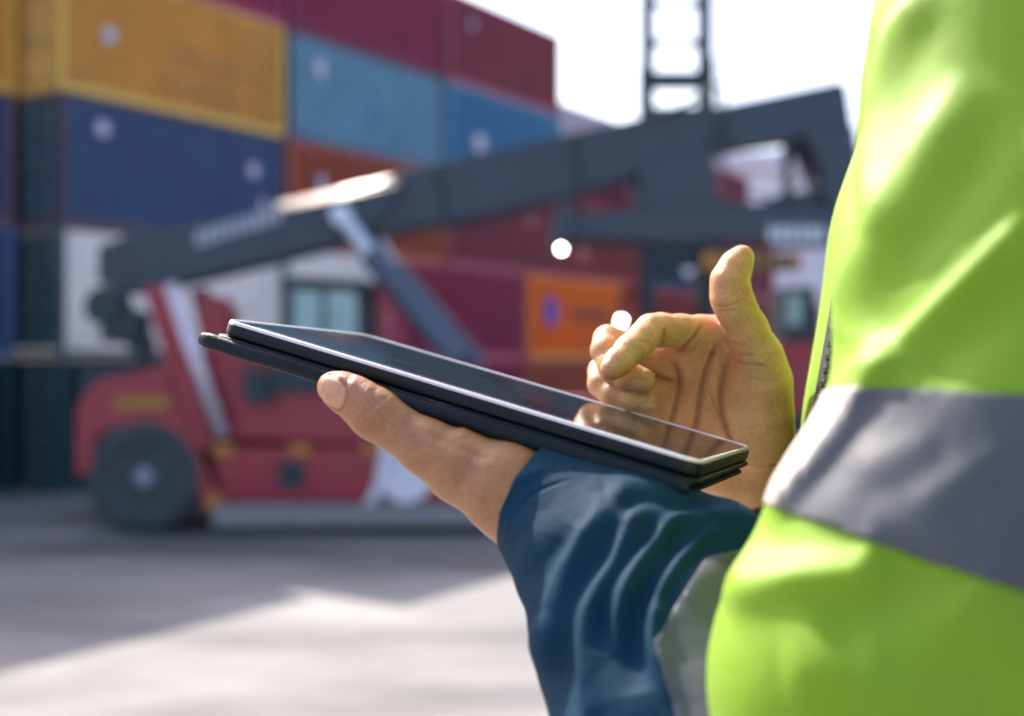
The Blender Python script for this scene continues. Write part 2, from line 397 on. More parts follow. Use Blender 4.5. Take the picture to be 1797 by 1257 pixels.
# farther bays, mostly behind the worker's hand
container('dark red shipping container on the ground behind the far end of the row', 25.0, 0, DBL)
container('red shipping container under the navy one beyond the raised thumb', 25.0, 1, RED)
container('navy shipping container with a white oval mark beyond the raised thumb', 25.0, 2, DBL, marks=(('oval',2.5,.6,3.9,1.9,M_white),))
container('brown red shipping container on the ground behind the palm', 31.25, 0, MAR2)
container('crimson shipping container level with the tip of the raised thumb', 31.25, 1, RED, marks=(mk(3.4,.8,1.0,1.2),))
container('plain crimson shipping container above the tip of the raised thumb', 31.25, 2, MAR2)
container('short maroon shipping container showing in the gap under the boom head', 31.25, 3, MAR2, L=2.99)
container('dark red shipping container with a white panel beside the jacket', 37.5, 1, RED, marks=(mk(1.0,.6,1.5,1.2),))
container('dark shipping container on the ground beside the jacket', 37.5, 0, MAR2)
# the stack at the left edge of the picture, standing a metre farther back
container('dark shipping container on the ground at the left edge of the yard', -6.3, 0, TEAL, s=1.1)
container('blue shipping container second from the ground in the stack at the left edge', -6.3, 1, BLU, s=1.1, marks=(mk(4.6,.8,.8,.5), mk(4.2,1.8,.5,.3)))
container('blue shipping container with brown corner post, third from the ground at the left edge', -6.3, 2, BLU, s=1.1, marks=(mk(4.7,1.2,.6,.5),mk(5.0,.4,.7,.3)), frame=(.20,.08,.09))

container('yellow shipping container topping the stack at the left edge, level with the big yellow one', -6.3, 3, YEL, s=1.1)
container('maroon shipping container highest in the stack at the left edge', -6.3, 4, MAR, s=1.1)

# a long pale shed far behind, seen through the gap under the boom head
e = thing('warehouse', 'long pale warehouse far behind, seen through the gap under the boom head', 'building', (11.2, 70, 0), R(4))
bm = bmesh.new(); box(bm, (0, 0, 0), (46, 30, 13.6)); bm_obj('wall', bm, paint('pale_cladding', (.74,.70,.78), .6, scale=.2), e)
bm = bmesh.new(); prism(bm, [(-.6,13.6),(46.6,13.6),(46.6,14.2),(23,16.5),(-.6,14.2)], -.6, 30.6); bm_obj('roof', bm, paint('grey_roof', (.70,.66,.74), .5, scale=.3), e)
bm = bmesh.new()
for i in range(6): box(bm, (2+i*7.4, -.05, 0), (6.5+i*7.4, .02, 4.8))
bm_obj('door', bm, paint('shed_door', (.30,.22,.28), .5), e)

# ------------------------------------------------------------------ the reach stacker, side on, nose to the right
YN = 17.6                                               # its near side
def S(px, py, Y=YN): return ((px-CX)/FP*Y, EYE-(py-CY)/FP*Y)
def poly(pts, Y=YN): return [S(x, y, Y) for x, y in pts]
M_red = paint('stacker_red', (.30,.014,.035), .38, var=.12, scale=1.2, dirt=(.17,.02,.03), coat=.3)
M_slate = paint('boom_slate', (.030,.045,.070), .42, var=.15, scale=.8)
M_dark = paint('dark_steel', (.012,.030,.042), .5)
M_rub = paint('tyre_rubber', (.042,.055,.060), .8, var=.3, scale=4)
M_rim = paint('rim_grey', (.24,.26,.31), .5)
M_rod = paint('chrome_rod', (.62,.56,.64), .28, .3)
M_glass = paint('cab_glass', (.27,.42,.45), .08, 0, var=.3, scale=1.5, spec=.8)
M_amber = paint('amber_reflector', (.45,.17,.03), .4)
M_yel = paint('hazard_yellow', (.34,.17,.025), .5)
M_lampglow = emit('work_lamp_glow', (1.0,.97,.85), 22)
st = thing('reach_stacker', 'red reach stacker with a long dark boom, parked in front of the container stacks', 'reach stacker', ((S(540,800))[0], YN+1.6, 0))
OFF = Matrix.Translation(-Vector(st.location))
def part(name, bm, mat, parent=st, smooth=False):
    bmesh.ops.transform(bm, matrix=OFF, verts=bm.verts)
    return bm_obj(name, bm, mat, parent, smooth)
# chassis
bm = bmesh.new()
prism(bm, poly([(300,790),(372,785),(640,785),(835,785),(1130,790),(1130,880),(388,882),(330,860)]), YN, YN+3.4, .03)
prism(bm, poly([(395,770),(420,705),(470,640),(520,690),(640,690),(700,690),(760,790)]), YN+.12, YN+3.2, .03)
prism(bm, poly([(330,505),(372,520),(392,545),(386,600),(440,600),(470,690),(380,780)]), YN+.25, YN+1.1, .03)
part('chassis', bm, M_red)
bm = bmesh.new(); prism(bm, poly([(136,720),(150,690),(185,662),(240,655),(290,640),(305,690),(335,760),(392,884),(362,892),(330,830),(300,765),(262,742),(205,742),(165,765),(158,830),(134,835)]), YN-.05, YN+1.0, .03)
prism(bm, poly([(150,690),(185,662),(240,655),(290,640),(320,640),(320,730),(150,730)]), YN+1.05, YN+3.1, .03)
part('rear_fender', bm, M_red)
bm = bmesh.new(); prism(bm, poly([(250,505),(288,500),(318,600),(360,730),(394,882),(362,884),(330,780),(296,650)]), YN+.0, YN+.35, .02)
part('support_frame', bm, M_red); bm = bmesh.new()
prism(bm, poly([(250,505),(288,500),(318,600),(360,730),(394,882),(362,884),(330,780),(296,650)]), YN+2.9, YN+3.2, .02)
part('support_frame', bm, M_red)
bm = bmesh.new(); prism(bm, poly([(318,505),(345,500),(398,640),(440,765),(380,775),(350,640)]), YN+.45, YN+.8, .02); part('support_brace', bm, M_dark)
x0,z0 = S(300,500); x1,z1 = S(393,768); bm = bmesh.new(); tube(bm, (x0,YN-.06,z0), (x1,YN-.06,z1), .10, seg=20); part('tilt_rod', bm, M_rod, smooth=True)
bm = bmesh.new(); prism(bm, poly([(205,697),(300,697),(300,717),(205,719)]), YN-.08, YN-.045, .008); part('hazard_strip', bm, M_yel)
bm = bmesh.new(); prism(bm, poly([(382,884),(1130,884),(1130,921),(372,924)]), YN-.1, YN+.5, .02); part('step', bm, paint('step_plate', (.24,.235,.25), .5, .2))
bm = bmesh.new(); prism(bm, poly([(488,810),(534,810),(534,856),(488,856)]), YN-.03, YN+.01, .01); part('tool_box', bm, M_dark)
bm = bmesh.new(); prism(bm, poly([(430,640),(462,655),(480,706),(440,712),(428,690)]), YN-.1, YN+.1, .03); prism(bm, poly([(470,640),(560,640),(560,690),(470,690)]), YN+.02, YN+.2, .02); part('air_filter', bm, M_dark)
for a in ((378,790),(513,790),(640,790)):
    bm = bmesh.new(); prism(bm, poly([(a[0]-4,a[1]-10),(a[0]+34,a[1]-10),(a[0]+34,a[1]+9),(a[0]-4,a[1]+9)]), YN-.07, YN-.02, .01); part('marker_light', bm, M_amber)
bm = bmesh.new(); prism(bm, poly([(364,865),(390,865),(390,895),(364,895)]), YN-.09, YN-.02, .01); part('marker_light', bm, M_amber)
cx_, cz_ = S(712,832); bm = bmesh.new(); lathe(bm, [(0,-.05),(.40,-.05),(.44,0),(.44,.5)], (cx_, YN-.04, cz_)); part('tank', bm, paint('white_tank', (.72,.70,.78), .4), smooth=False)
bm = bmesh.new(); prism(bm, poly([(676,700),(700,700),(720,790),(690,820),(660,884),(640,884),(668,830)]), YN-.12, YN-.02, .02); part('mud_flap', bm, paint('white_flap', (.62,.60,.68), .5))
# wheels
def wheel(px, py, Y, r):
    x, z = S(px, py, Y); bm = bmesh.new(); k = r/.86
    lathe(bm, [(.42*k,.02),(.60*k,-.03),(.76*k,-.02),(.84*k,.04),(.86*k,.12),(.86*k,.46),(.84*k,.55),(.74*k,.62),(.42*k,.62)], (x, Y-.02, r), seg=56)
    for i in range(26):
        a = i/26*2*math.pi; ca, sa = math.cos(a), math.sin(a)
        tube(bm, (x+.83*k*ca, Y+.06, r+.83*k*sa), (x+.875*k*ca, Y+.08, r+.875*k*sa), .05, .04, 6)
    wo = part('wheel', bm, M_rub)
    bm = bmesh.new(); lathe(bm, [(0,-.02),(.13,-.02),(.15,.04),(.24,.10),(.30,.06),(.40,.02),(.43,.05),(.43,.56)], (x, Y-.02, r), seg=40)
    for i in range(10):
        a = i/10*2*math.pi; tube(bm, (x+.2*math.cos(a), Y+.02, r+.2*math.sin(a)), (x+.2*math.cos(a), Y+.1, r+.2*math.sin(a)), .022, seg=6)
    part('rim', bm, M_rim, wo)
wheel(253, 846, YN-.05, .86); wheel(253, 846, YN+2.7, .86); wheel(1015, 846, YN-.05, .86); wheel(1015, 846, YN+2.7, .86)
bm = bmesh.new(); prism(bm, poly([(900,700),(1130,700),(1130,786),(1150,840),(1110,850),(1080,760),(940,760),(915,830),(895,830)]), YN-.05, YN+1.0, .03); part('front_fender', bm, M_red)
# engine deck and rear counterweight
bm = bmesh.new(); prism(bm, poly([(112,648),(225,640),(240,700),(150,700),(140,840),(112,860)]), YN+.7, YN+2.9, .05); part('counterweight', bm, M_dark)
bm = bmesh.new(); cx_, cz_ = S(168,535); lathe(bm, [(0,0),(.26,0),(.3,.06),(.3,.5),(.2,.55)], (cx_, YN+.3, cz_), seg=28)
cx_, cz_ = S(215,565); lathe(bm, [(0,0),(.2,0),(.22,.05),(.22,.4)], (cx_, YN+.35, cz_), seg=24)
prism(bm, poly([(150,570),(238,585),(240,650),(225,650),(200,600),(150,600)]), YN+.6, YN+1.0, .03); part('hose_reel', bm, M_dark)
# cab
bm = bmesh.new()
for p in ([(497,492),(640,498),(640,512),(497,506)], [(497,506),(512,506),(512,690),(497,690)], [(625,512),(640,512),(648,690),(632,690)], [(497,676),(640,676),(640,692),(497,692)], [(563,506),(571,506),(571,690),(563,690)]):
    for y in (YN+.35, YN+1.95): prism(bm, poly(p, YN+.35), y, y+.1, .012)
prism(bm, poly([(494,484),(642,492),(642,502),(494,496)], YN+.35), YN+.32, YN+2.1, .015)
cab = part('cab', bm, M_dark)
for p in ([(512,506),(563,506),(563,676),(512,676)], [(571,506),(625,512),(630,676),(571,676)]):
    bm = bmesh.new(); prism(bm, poly(p, YN+.35), YN+.39, YN+.41); part('window', bm, M_glass, cab)
bm = bmesh.new(); prism(bm, poly([(512,506),(625,512),(630,676),(512,676)], YN+.35), YN+1.99, YN+2.01); part('window', bm, M_glass, cab)
bm = bmesh.new(); prism(bm, poly([(500,690),(640,690),(640,780),(500,780)], YN+.35), YN+.36, YN+2.05, .02); part('cab_base', bm, M_red)
# boom
YB = YN+1.2
bm = bmesh.new()
prism(bm, poly([(172,432),(255,400),(330,392),(480,366),(560,352),(706,312),(700,345),(640,416),(350,487),(235,512),(200,512),(170,492)], YB), YB, YB+.95, .03)
boom = part('boom', bm, M_slate)
bm = bmesh.new()                                         # mirror plate added to put sky glare on the outer section's upper edge
a = [S(478,374,YB-.02), S(590,349,YB-.02), S(702,324,YB-.02)]; b = [S(480,350,YB-.02), S(592,324.5,YB-.02), S(706,299,YB-.02)]
va = [bm.verts.new((x, YB-.06, z)) for x, z in a]; vb = [bm.verts.new((x, YB+.38, z)) for x, z in b]
for i in range(2): bm.faces.new((va[i], va[i+1], vb[i+1], vb[i]))
bmesh.ops.solidify(bm, geom=bm.faces[:], thickness=.03); part('glare_plate', bm, paint('glare_metal', (.97,.93,.90), .38, 1.0, var=.03), boom)
bm = bmesh.new()
prism(bm, poly([(575,372),(650,330),(710,299),(970,241),(1130,204),(1260,186),(1470,143),(1486,146),(1500,235),(1440,232),(1270,262),(1130,301),(980,346),(800,386),(640,416)], YB+.1), YB+.12, YB+.83, .03)
part('inner_boom', bm, M_slate, boom)
M_letter = paint('grey_lettering', (.36,.40,.48), .5)
bm = bmesh.new()
for i in range(9):
    xx = 345+i*17; yy = 432-i*5.2
    prism(bm, poly([(xx,yy-26),(xx+12,yy-30),(xx+12,yy-2),(xx,yy+2)], YB), YB-.012, YB+.01)
part('lettering', bm, M_letter, boom)
# boom head, rotator block and spreader
bm = bmesh.new()
prism(bm, poly([(1400,235),(1500,225),(1510,400),(1455,400),(1440,300),(1425,255)], YB), YB-.1, YB+1.05, .03)
prism(bm, poly([(1120,290),(1255,255),(1262,400),(1120,400)], YB), YB, YB+.95, .03)
prism(bm, poly([(1384,245),(1396,245),(1396,350),(1384,350)], YB), YB+.3, YB+.5, .01)
prism(bm, poly([(1255,345),(1330,360),(1400,335),(1460,330),(1510,380),(1255,385)], YB), YB+.1, YB+.9, .03)
part('boom_head', bm, M_slate)
bm = bmesh.new()
prism(bm, poly([(975,376),(1150,372),(1510,372),(1510,424),(1150,424),(975,420)], YB), YB-.3, YB+1.3, .03)
prism(bm, poly([(972,372),(1000,350),(1000,425),(972,440)], YB), YB-.5, YB+1.5, .02)
sp = part('spreader', bm, M_slate)
bm = bmesh.new()
for i in range(6): prism(bm, poly([(1342+i*17,402),(1354+i*17,402),(1354+i*17,428),(1342+i*17,428)], YB), YB-.33, YB-.305)
part('lettering', bm, paint('pale_lettering', (.55,.62,.70), .5), sp)
# hoses and cables slung under the boom and round its head
def hose(pts, y, r=.022):
    bm = bmesh.new(); q = [Vector((*[S(a, b, y)[0:1][0]], y, S(a, b, y)[1])) for a, b in crom(pts, 6)]
    for a, b in zip(q, q[1:]): tube(bm, a, b, r, seg=8)
    part('hose', bm, M_dark, boom)
hose([(1130,205),(1200,184),(1262,150),(1268,196),(1250,262)], YB-.05, .035); hose([(1003,345),(1040,375),(1090,352),(1126,318)], YB-.1); hose([(1000,352),(1060,388),(1120,362)], YB-.12)
hose([(1262,270),(1300,330),(1360,348),(1410,310)], YB-.06); hose([(720,398),(860,392),(980,352),(1120,318)], YB-.03, .03); hose([(1400,250),(1385,300),(1392,372)], YB-.08, .03)
for a, b in (((760,292),(778,388)),((1000,236),(1012,336)),((1258,188),(1272,260))):
    bm = bmesh.new(); prism(bm, poly([a,(a[0]+14,a[1]-4),(b[0]+14,b[1]-4),b], YB+.1), YB+.085, YB+.118); part('boom_collar', bm, M_dark, boom)
# lift cylinders
for (xa,ya,xb,yb,xc,yc,y) in ((600,378,648,444,800,632,YB-.35), (655,418,690,470,838,645,YB+1.25)):
    A = S(xa,ya,y); B = S(xb,yb,y); D = S(xc,yc,y)
    bm = bmesh.new(); tube(bm, (B[0],y,B[1]), (D[0],y,D[1]), .19, seg=22); cyl = part('lift_cylinder', bm, paint('cylinder_blue_grey', (.07,.10,.15), .35), smooth=False)
    bm = bmesh.new(); tube(bm, (A[0],y,A[1]), (B[0],y,B[1]), .13, seg=18); tube(bm, (A[0],y-.16,A[1]), (A[0],y+.16,A[1]), .16, seg=18); part('piston_rod', bm, paint('bright_rod', (.55,.62,.74), .3, .3), cyl)
def lamp(px, py, Y, r):
    x, z = S(px, py, Y); bm = bmesh.new(); lathe(bm, [(r*1.3,0),(r*1.3,.12),(r*.6,.22),(0,.22)], (x, Y, z), seg=20); tube(bm, (x,Y+.12,z), (x,Y+.12,z+.35), .03, seg=8)
    h = part('work_lamp', bm, M_dark); bm = bmesh.new(); lathe(bm, [(0,-.02),(r*.7,-.012),(r*1.2,.01),(r*1.2,.03)], (x, Y, z), seg=20); part('lamp_lens', bm, M_lampglow, h)
lamp(985, 437, YB-.6, .03); lamp(1090, 563, YB-.6, .03)

# ------------------------------------------------------------------ a second machine behind: tall mast seen over the boom
hx = lambda px, Y: (px-CX)/FP*Y
YM = 27.0
hd = thing('container_handler', 'dark container handler with a tall ladder like mast rising behind the boom', 'forklift', (hx(1190,YM), YM, 0))
OFF2 = Matrix.Translation(-Vector(hd.location))
def part2(name, bm, mat, parent=hd):
    bmesh.ops.transform(bm, matrix=OFF2, verts=bm.verts); return bm_obj(name, bm, mat, parent)
pz = lambda py: EYE-(py-CY)/FP*YM
bm = bmesh.new()
box(bm, (hx(1126,YM), YM, .3), (hx(1149,YM), YM+.35, pz(-60)), .02); box(bm, (hx(1226,YM), YM, .3), (hx(1251,YM), YM+.35, pz(-60)), .02)
box(bm, (hx(1120,YM), YM-.1, .3), (hx(1146,YM), YM-.004, pz(122)), .02); box(bm, (hx(1232,YM), YM-.1, .3), (hx(1254,YM), YM-.004, pz(104)), .02)
for y0, y1 in ((0,9), (68,78), (124,154), (186,300), (430,470)): box(bm, (hx(1140,YM), YM+.05, pz(y1)), (hx(1236,YM), YM+.28, pz(y0)), .01)
mast = part2('mast', bm, M_dark)
bm = bmesh.new()
for px in (1262, 1270): tube(bm, (hx(px,YM), YM+.1, 3), (hx(px,YM), YM+.1, pz(-60)), .018, seg=8)
part2('hoist_chain', bm, M_dark, mast)
bm = bmesh.new(); box(bm, (hx(1232,YM), YM-.6, pz(478)), (hx(1395,YM), YM-.15, pz(448)), .02); part2('spreader_bar', bm, M_yel)
bm = bmesh.new()
for i in range(5): box(bm, (hx(1300+i*18,YM), YM-.615, pz(476)), (hx(1308+i*18,YM), YM-.605, pz(450)))
part2('hazard_stripe', bm, M_dark)
bm = bmesh.new(); prism(bm, [(hx(x,YM), pz(y)) for x,y in ((1255,520),(1330,505),(1340,600),(1470,600),(1470,740),(1255,740))], YM+.4, YM+3.0, .04); part2('chassis', bm, M_red)
bm = bmesh.new(); prism(bm, [(hx(x,YM), pz(y)) for x,y in ((1385,500),(1440,500),(1450,598),(1385,598))], YM+.5, YM+2.2, .03); cb = part2('cab', bm, M_dark)
bm = bmesh.new(); box(bm, (hx(1390,YM), YM+.47, pz(570)), (hx(1415,YM), YM+.498, pz(515))); part2('window', bm, M_glass, cb)
for px in (1285, 1430):
    bm = bmesh.new(); lathe(bm, [(.25,0),(.6,-.03),(.68,.05),(.68,.5),(.6,.55),(.25,.5)], (hx(px,YM), YM+.3, .68), seg=36); wo = part2('wheel', bm, M_rub)
    bm = bmesh.new(); lathe(bm, [(0,.05),(.2,.03),(.3,.08),(.3,.4)], (hx(px,YM), YM+.3, .68), seg=28); part2('rim', bm, M_rim, wo)

# ------------------------------------------------------------------ the tablet in its folded case
TP = np.array([-.0055, .6345, EYE-.0156])
TX, TY, TZ = np.array([.910,-.323,-.260]), np.array([.324,.945,-.043]), np.array([.259,-.045,.965])
TX /= np.linalg.norm(TX); TY -= TX*(TX@TY); TY /= np.linalg.norm(TY); TZ = np.cross(TX, TY)
def T3(u, v, h): return TP+TX*u+TY*v+TZ*h              # tablet space (metres) to world
TW, TH = .250, .160
tb = thing('tablet', 'black tablet with pale rim and folded dark case, held flat in the left hand', 'tablet', tuple(TP))
_t = R(.8); TY, TZ = TY*math.cos(_t)+TZ*math.sin(_t), TZ*math.cos(_t)-TY*math.sin(_t)   # far edge a touch higher
tb.rotation_euler = Matrix([[TX[i], TY[i], TZ[i]] for i in range(3)]).to_euler()
def rrect(W, H, r, n=8):
    out = []
    for cx_, cy_, a0 in ((W/2-r,H/2-r,0),(-W/2+r,H/2-r,90),(-W/2+r,-H/2+r,180),(W/2-r,-H/2+r,270)):
        for i in range(n+1):
            a = R(a0+90*i/n); out.append((cx_+r*math.cos(a), cy_+r*math.sin(a)))
    return out
def plate(W, H, r, rings, c=(0,0), wob=0.0, mats=1, cap_top=True):
    """rounded rectangle lofted through (inset, height) rings"""
    bm = bmesh.new(); RR = []
    for k, (ins, h) in enumerate(rings):
        RR.append([bm.verts.new((x+c[0], y+c[1], h+wob*math.sin(90*x+2*k)*math.cos(70*y))) for x, y in rrect(W-2*ins, H-2*ins, max(r-ins, .0006))])
    n = len(RR[0])
    for A, B in zip(RR, RR[1:]):
        for i in range(n): bm.faces.new((A[i], A[(i+1)%n], B[(i+1)%n], B[i]))
    if cap_top: bm.faces.new(RR[0][::-1]); bm.faces.new(RR[-1])
    return bm
M_tabframe = paint('anodised_frame', (.004,.007,.011), .34, 0, var=.05, spec=.25)
M_rimline = paint('polished_rim', (.72,.65,.67), .32, .25, var=.03)
m, t_, p_ = node_mat('screen_glass'); M_glassblk = m
p_.inputs['Base Color'].default_value = (.010,.014,.017,1); p_.inputs['Roughness'].default_value = .035; p_.inputs['Specular IOR Level'].default_value = .62; p_.inputs['Coat Weight'].default_value = .0; p_.inputs['Coat Roughness'].default_value = .03
tc = t_.nodes.new('ShaderNodeTexCoord'); nz = t_.nodes.new('ShaderNodeTexNoise'); nz.inputs['Scale'].default_value = 30; nz.inputs['Detail'].default_value = 8
mp = t_.nodes.new('ShaderNodeMapping'); mp.inputs['Scale'].default_value = (1,5,1); mp.inputs['Rotation'].default_value = (0,0,.5)
t_.links.new(tc.outputs['Object'], mp.inputs[0]); t_.links.new(mp.outputs[0], nz.inputs['Vector'])
rr = t_.nodes.new('ShaderNodeMapRange'); rr.inputs[1].default_value = .45; rr.inputs[2].default_value = .75; rr.inputs[3].default_value = .03; rr.inputs[4].default_value = .13
t_.links.new(nz.outputs['Fac'], rr.inputs[0]); t_.links.new(rr.outputs[0], p_.inputs['Roughness'])
bm_obj('frame', plate(TW, TH, .009, [(.0016,-.0072),(.0006,-.0066),(0,-.0055),(0,-.0012),(.0003,-.0006)]), M_tabframe, tb, True)
bm_obj('rim', plate(TW-.0004, TH-.0004, .009, [(.0004,-.0010),(0,-.0008),(.0002,.0001),(.0004,.0006),(.0010,.0010),(.0015,.0009),(.0017,.0003),(.0017,-.0022)], cap_top=False), M_rimline, tb, True)
scr = bm_obj('screen', plate(TW-.0034, TH-.0034, .0075, [(0,-.001),(0,.0003),(.0003,.00045)]), M_glassblk, tb)
bm = plate(TW-.026, TH-.024, .002, [(0,.00050),(.0002,.00056)]); bm_obj('display', bm, M_glassblk, scr); scr.rotation_euler = (0, 0, 0)
M_case = paint('dark_leather', (.003,.008,.013), .46, var=.2, scale=60, spec=.22, bump=.25, bscale=900)
case = bm_obj('case', plate(TW+.004, TH+.002, .008, [(.001,-.0100),(.0002,-.0095),(0,-.0086),(.0004,-.0078),(.0012,-.0074)], (-.001,0)), M_case, tb, True)
bm_obj('flap', plate(TW+.007, TH+.000, .007, [(.001,-.0126),(.0002,-.0122),(0,-.0116),(.0004,-.0108),(.001,-.0104)], (-.0065,.001), .0004), M_case, case, True)
bm_obj('flap', plate(TW+.006, TH-.001, .007, [(.001,-.0152),(.0002,-.0148),(0,-.0140),(.0004,-.0133),(.001,-.0129)], (-.0042,.0005), .0004), M_case, case, True)
bm = bmesh.new(); n = 60                                 # rolled spine of the case along the near edge
rings = []
for i in range(n+1):
    u = -.1335+.2565*i/n; e = min(1, min(i, n-i)/2.2+.75)
    rings.append([bm.verts.new((u, -TH/2-.0006+math.cos(a)*.0030*e*(1 if math.cos(a) < 0 else .6), -.0122+math.sin(a)*.0040*e+.0002*math.sin(u*130))) for a in [2*math.pi*k/18 for k in range(18)]])
for A, B in zip(rings, rings[1:]):
    for k in range(18): bm.faces.new((A[k], A[(k+1)%18], B[(k+1)%18], B[k]))
bm.faces.new(rings[0][::-1]); bm.faces.new(rings[-1])
bm_obj('spine', bm, M_case, case, True)

# ------------------------------------------------------------------ the worker
def skin_mat():
    m, t, p = node_mat('skin'); tc = t.nodes.new('ShaderNodeTexCoord')
    def noise(s, d, r=.6):
        n = t.nodes.new('ShaderNodeTexNoise'); n.inputs['Scale'].default_value = s; n.inputs['Detail'].default_value = d; n.inputs['Roughness'].default_value = r
        t.links.new(tc.outputs['Object'], n.inputs['Vector']); return n
    def at(n):
        a = t.nodes.new('ShaderNodeAttribute'); a.attribute_name = n; return a
    r = t.nodes.new('ShaderNodeValToRGB'); e = r.color_ramp.elements
    e[0].position = .32; e[0].color = (.54,.262,.092,1); e[1].position = .7; e[1].color = (.72,.385,.148,1)
    t.links.new(noise(70, 5).outputs['Fac'], r.inputs[0]); out = r.outputs[0]
    fr = t.nodes.new('ShaderNodeMapRange'); fr.inputs[1].default_value = .3; fr.inputs[2].default_value = .7; fr.inputs[3].default_value = .80; fr.inputs[4].default_value = 1.12
    t.links.new(noise(520, 5, .7).outputs['Fac'], fr.inputs[0])
    hs = t.nodes.new('ShaderNodeHueSaturation'); t.links.new(fr.outputs[0], hs.inputs['Value'])
    def mix(fac, a, col, amt):
        x = t.nodes.new('ShaderNodeMix'); x.data_type = 'RGBA'; q = t.nodes.new('ShaderNodeMath'); q.operation = 'MULTIPLY'; q.inputs[1].default_value = amt
        t.links.new(fac, q.inputs[0]); t.links.new(q.outputs[0], x.inputs[0]); t.links.new(a, x.inputs[6]); x.inputs[7].default_value = (*col,1); return x.outputs[2]
    out = mix(at('blush_shade').outputs['Fac'], out, (.66,.22,.11), .5)
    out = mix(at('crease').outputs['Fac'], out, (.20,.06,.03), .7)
    out = mix(at('tan').outputs['Fac'], out, (.27,.108,.050), .85)  # tan of the skin plus the left hand's dimmer light painted in
    out = mix(at('nail').outputs['Fac'], out, (.66,.32,.19), .75)
    t.links.new(out, hs.inputs['Color']); t.links.new(hs.outputs[0], p.inputs['Base Color'])
    p.inputs['Subsurface Weight'].default_value = .18; p.inputs['Subsurface Radius'].default_value = (1,.35,.2); p.inputs['Subsurface Scale'].default_value = .004
    rg = t.nodes.new('ShaderNodeMapRange'); rg.inputs[3].default_value = .46; rg.inputs[4].default_value = .42; t.links.new(at('nail').outputs['Fac'], rg.inputs[0]); t.links.new(rg.outputs[0], p.inputs['Roughness'])
    v = t.nodes.new('ShaderNodeTexVoronoi'); v.feature = 'DISTANCE_TO_EDGE'; v.inputs['Scale'].default_value = 900
    t.links.new(tc.outputs['Object'], v.inputs['Vector'])
    n2 = noise(420, 4); ad = t.nodes.new('ShaderNodeMath'); ad.operation = 'MULTIPLY_ADD'; ad.inputs[1].default_value = .5
    t.links.new(v.outputs['Distance'], ad.inputs[0]); t.links.new(n2.outputs['Fac'], ad.inputs[2])
    inv = t.nodes.new('ShaderNodeMath'); inv.operation = 'SUBTRACT'; inv.inputs[0].default_value = 1; t.links.new(at('nail').outputs['Fac'], inv.inputs[1])
    b = t.nodes.new('ShaderNodeBump'); b.inputs['Distance'].default_value = .0011; 
    st_ = t.nodes.new('ShaderNodeMath'); st_.operation = 'MULTIPLY'; st_.inputs[1].default_value = .55; t.links.new(inv.outputs[0], st_.inputs[0]); t.links.new(st_.outputs[0], b.inputs['Strength'])
    t.links.new(ad.outputs[0], b.inputs['Height']); t.links.new(b.outputs[0], p.inputs['Normal'])
    return m
M_skin = skin_mat()
person = thing('person', 'worker in lime jacket with navy sleeves holding a tablet and raising one thumb', 'person', (.30, .66, PLAT))
POFF = np.array(person.location)
def worn(name, V, Q, mats, parent=person, smooth=True):
    return obj(name, np_mesh(name, V-POFF, Q, smooth), mats, parent)

# --- right hand, palm towards the camera, thumb up (coordinates measured on an enlarged crop of the photo)
def RH(x, y, Y): return W3(1000+x/2.4174, 400+y/2.4174, Y)
mm = .001
lo = np.array([.035,.63,2.49]); hi = np.array([.20,.79,2.69]); F = Field(lo, hi, .00075)
Wr = RH(800,1070,.738)
def fc(pts, k=.004):
    f = F.fresh(); F.chain([(RH(*a[:3]), a[3]*mm) for a in pts], k, f); return f
# palm: metacarpals, thenar and hypothenar pads
for x, y, Y, r in ((628,468,.716,12.5),(560,600,.724,13),(500,740,.730,12.5),(455,880,.734,11.5)):
    F.cone(Wr, RH(x,y,Y), .020, r*mm, .010)
F.cone(RH(700,760,.730), RH(560,760,.730), .015, .013, .010)
F.cone(RH(835,960,.726), RH(815,660,.708), .0185, .0165, .010)
F.ell(RH(800,820,.707), (.0185,.013,.031), .008)
F.cone(RH(600,1010,.737), RH(500,860,.735), .016, .012, .010)
F.cone(Wr, RH(880,1330,.775), .0195, .021, .010)
F.cone(RH(775,1080,.738), RH(850,1330,.775), .0185, .020, .010); F.cone(RH(440,730,.729), RH(395,870,.732), .0105, .010, .006)
fingers = [fc([(815,640,.705,14.5),(805,545,.701,13.2),(752,430,.696,11.6),(706,345,.692,11.3),(684,290,.690,11.3),(680,225,.689,10.6),(706,160,.689,8.6),(732,122,.690,6.6)], .004),
           fc([(635,462,.716,12.5),(560,448,.711,10.6),(470,440,.704,9.8),(385,434,.696,9.6),(345,438,.690,9.4),(310,468,.683,8.6),(255,520,.674,8.5),(205,570,.667,7.6),(178,598,.664,6.6)], .003),
           fc([(560,600,.724,12),(420,560,.727,10.6),(250,505,.726,9.3),(163,478,.716,8.8),(150,520,.706,8.2),(180,585,.699,8.2),(250,630,.693,8.2),(308,648,.690,7.4)], .003),
           fc([(500,740,.730,11.5),(380,700,.733,10),(215,640,.730,9),(138,610,.722,8.3),(135,660,.712,8),(185,712,.704,7.9),(270,738,.697,7.7),(330,752,.694,6.9)], .003),
           fc([(455,880,.734,10.5),(360,850,.735,8.8),(240,800,.733,7.9),(175,768,.727,7),(170,805,.718,6.8),(210,850,.710,6.8),(290,880,.706,6.3),(330,890,.705,5.6)], .003)]
F.cone(RH(610,500,.717), RH(490,560,.723), .0115, .0115, .006); F.cone(RH(560,500,.716), RH(415,522,.721), .0095, .0080, .005); F.merge(fingers[0], .010); F.merge(fingers[1], .0045)
g = fingers[2]
for q in fingers[3:]:
    a = g; h = np.clip(.5+.5*(a-q)/.0007, 0, 1); g = a*(1-h)+q*h-.0007*h*(1-h)
F.merge(g, .0022)
V, Q = F.mesh(); V = relax(V, Q, 2, .4)
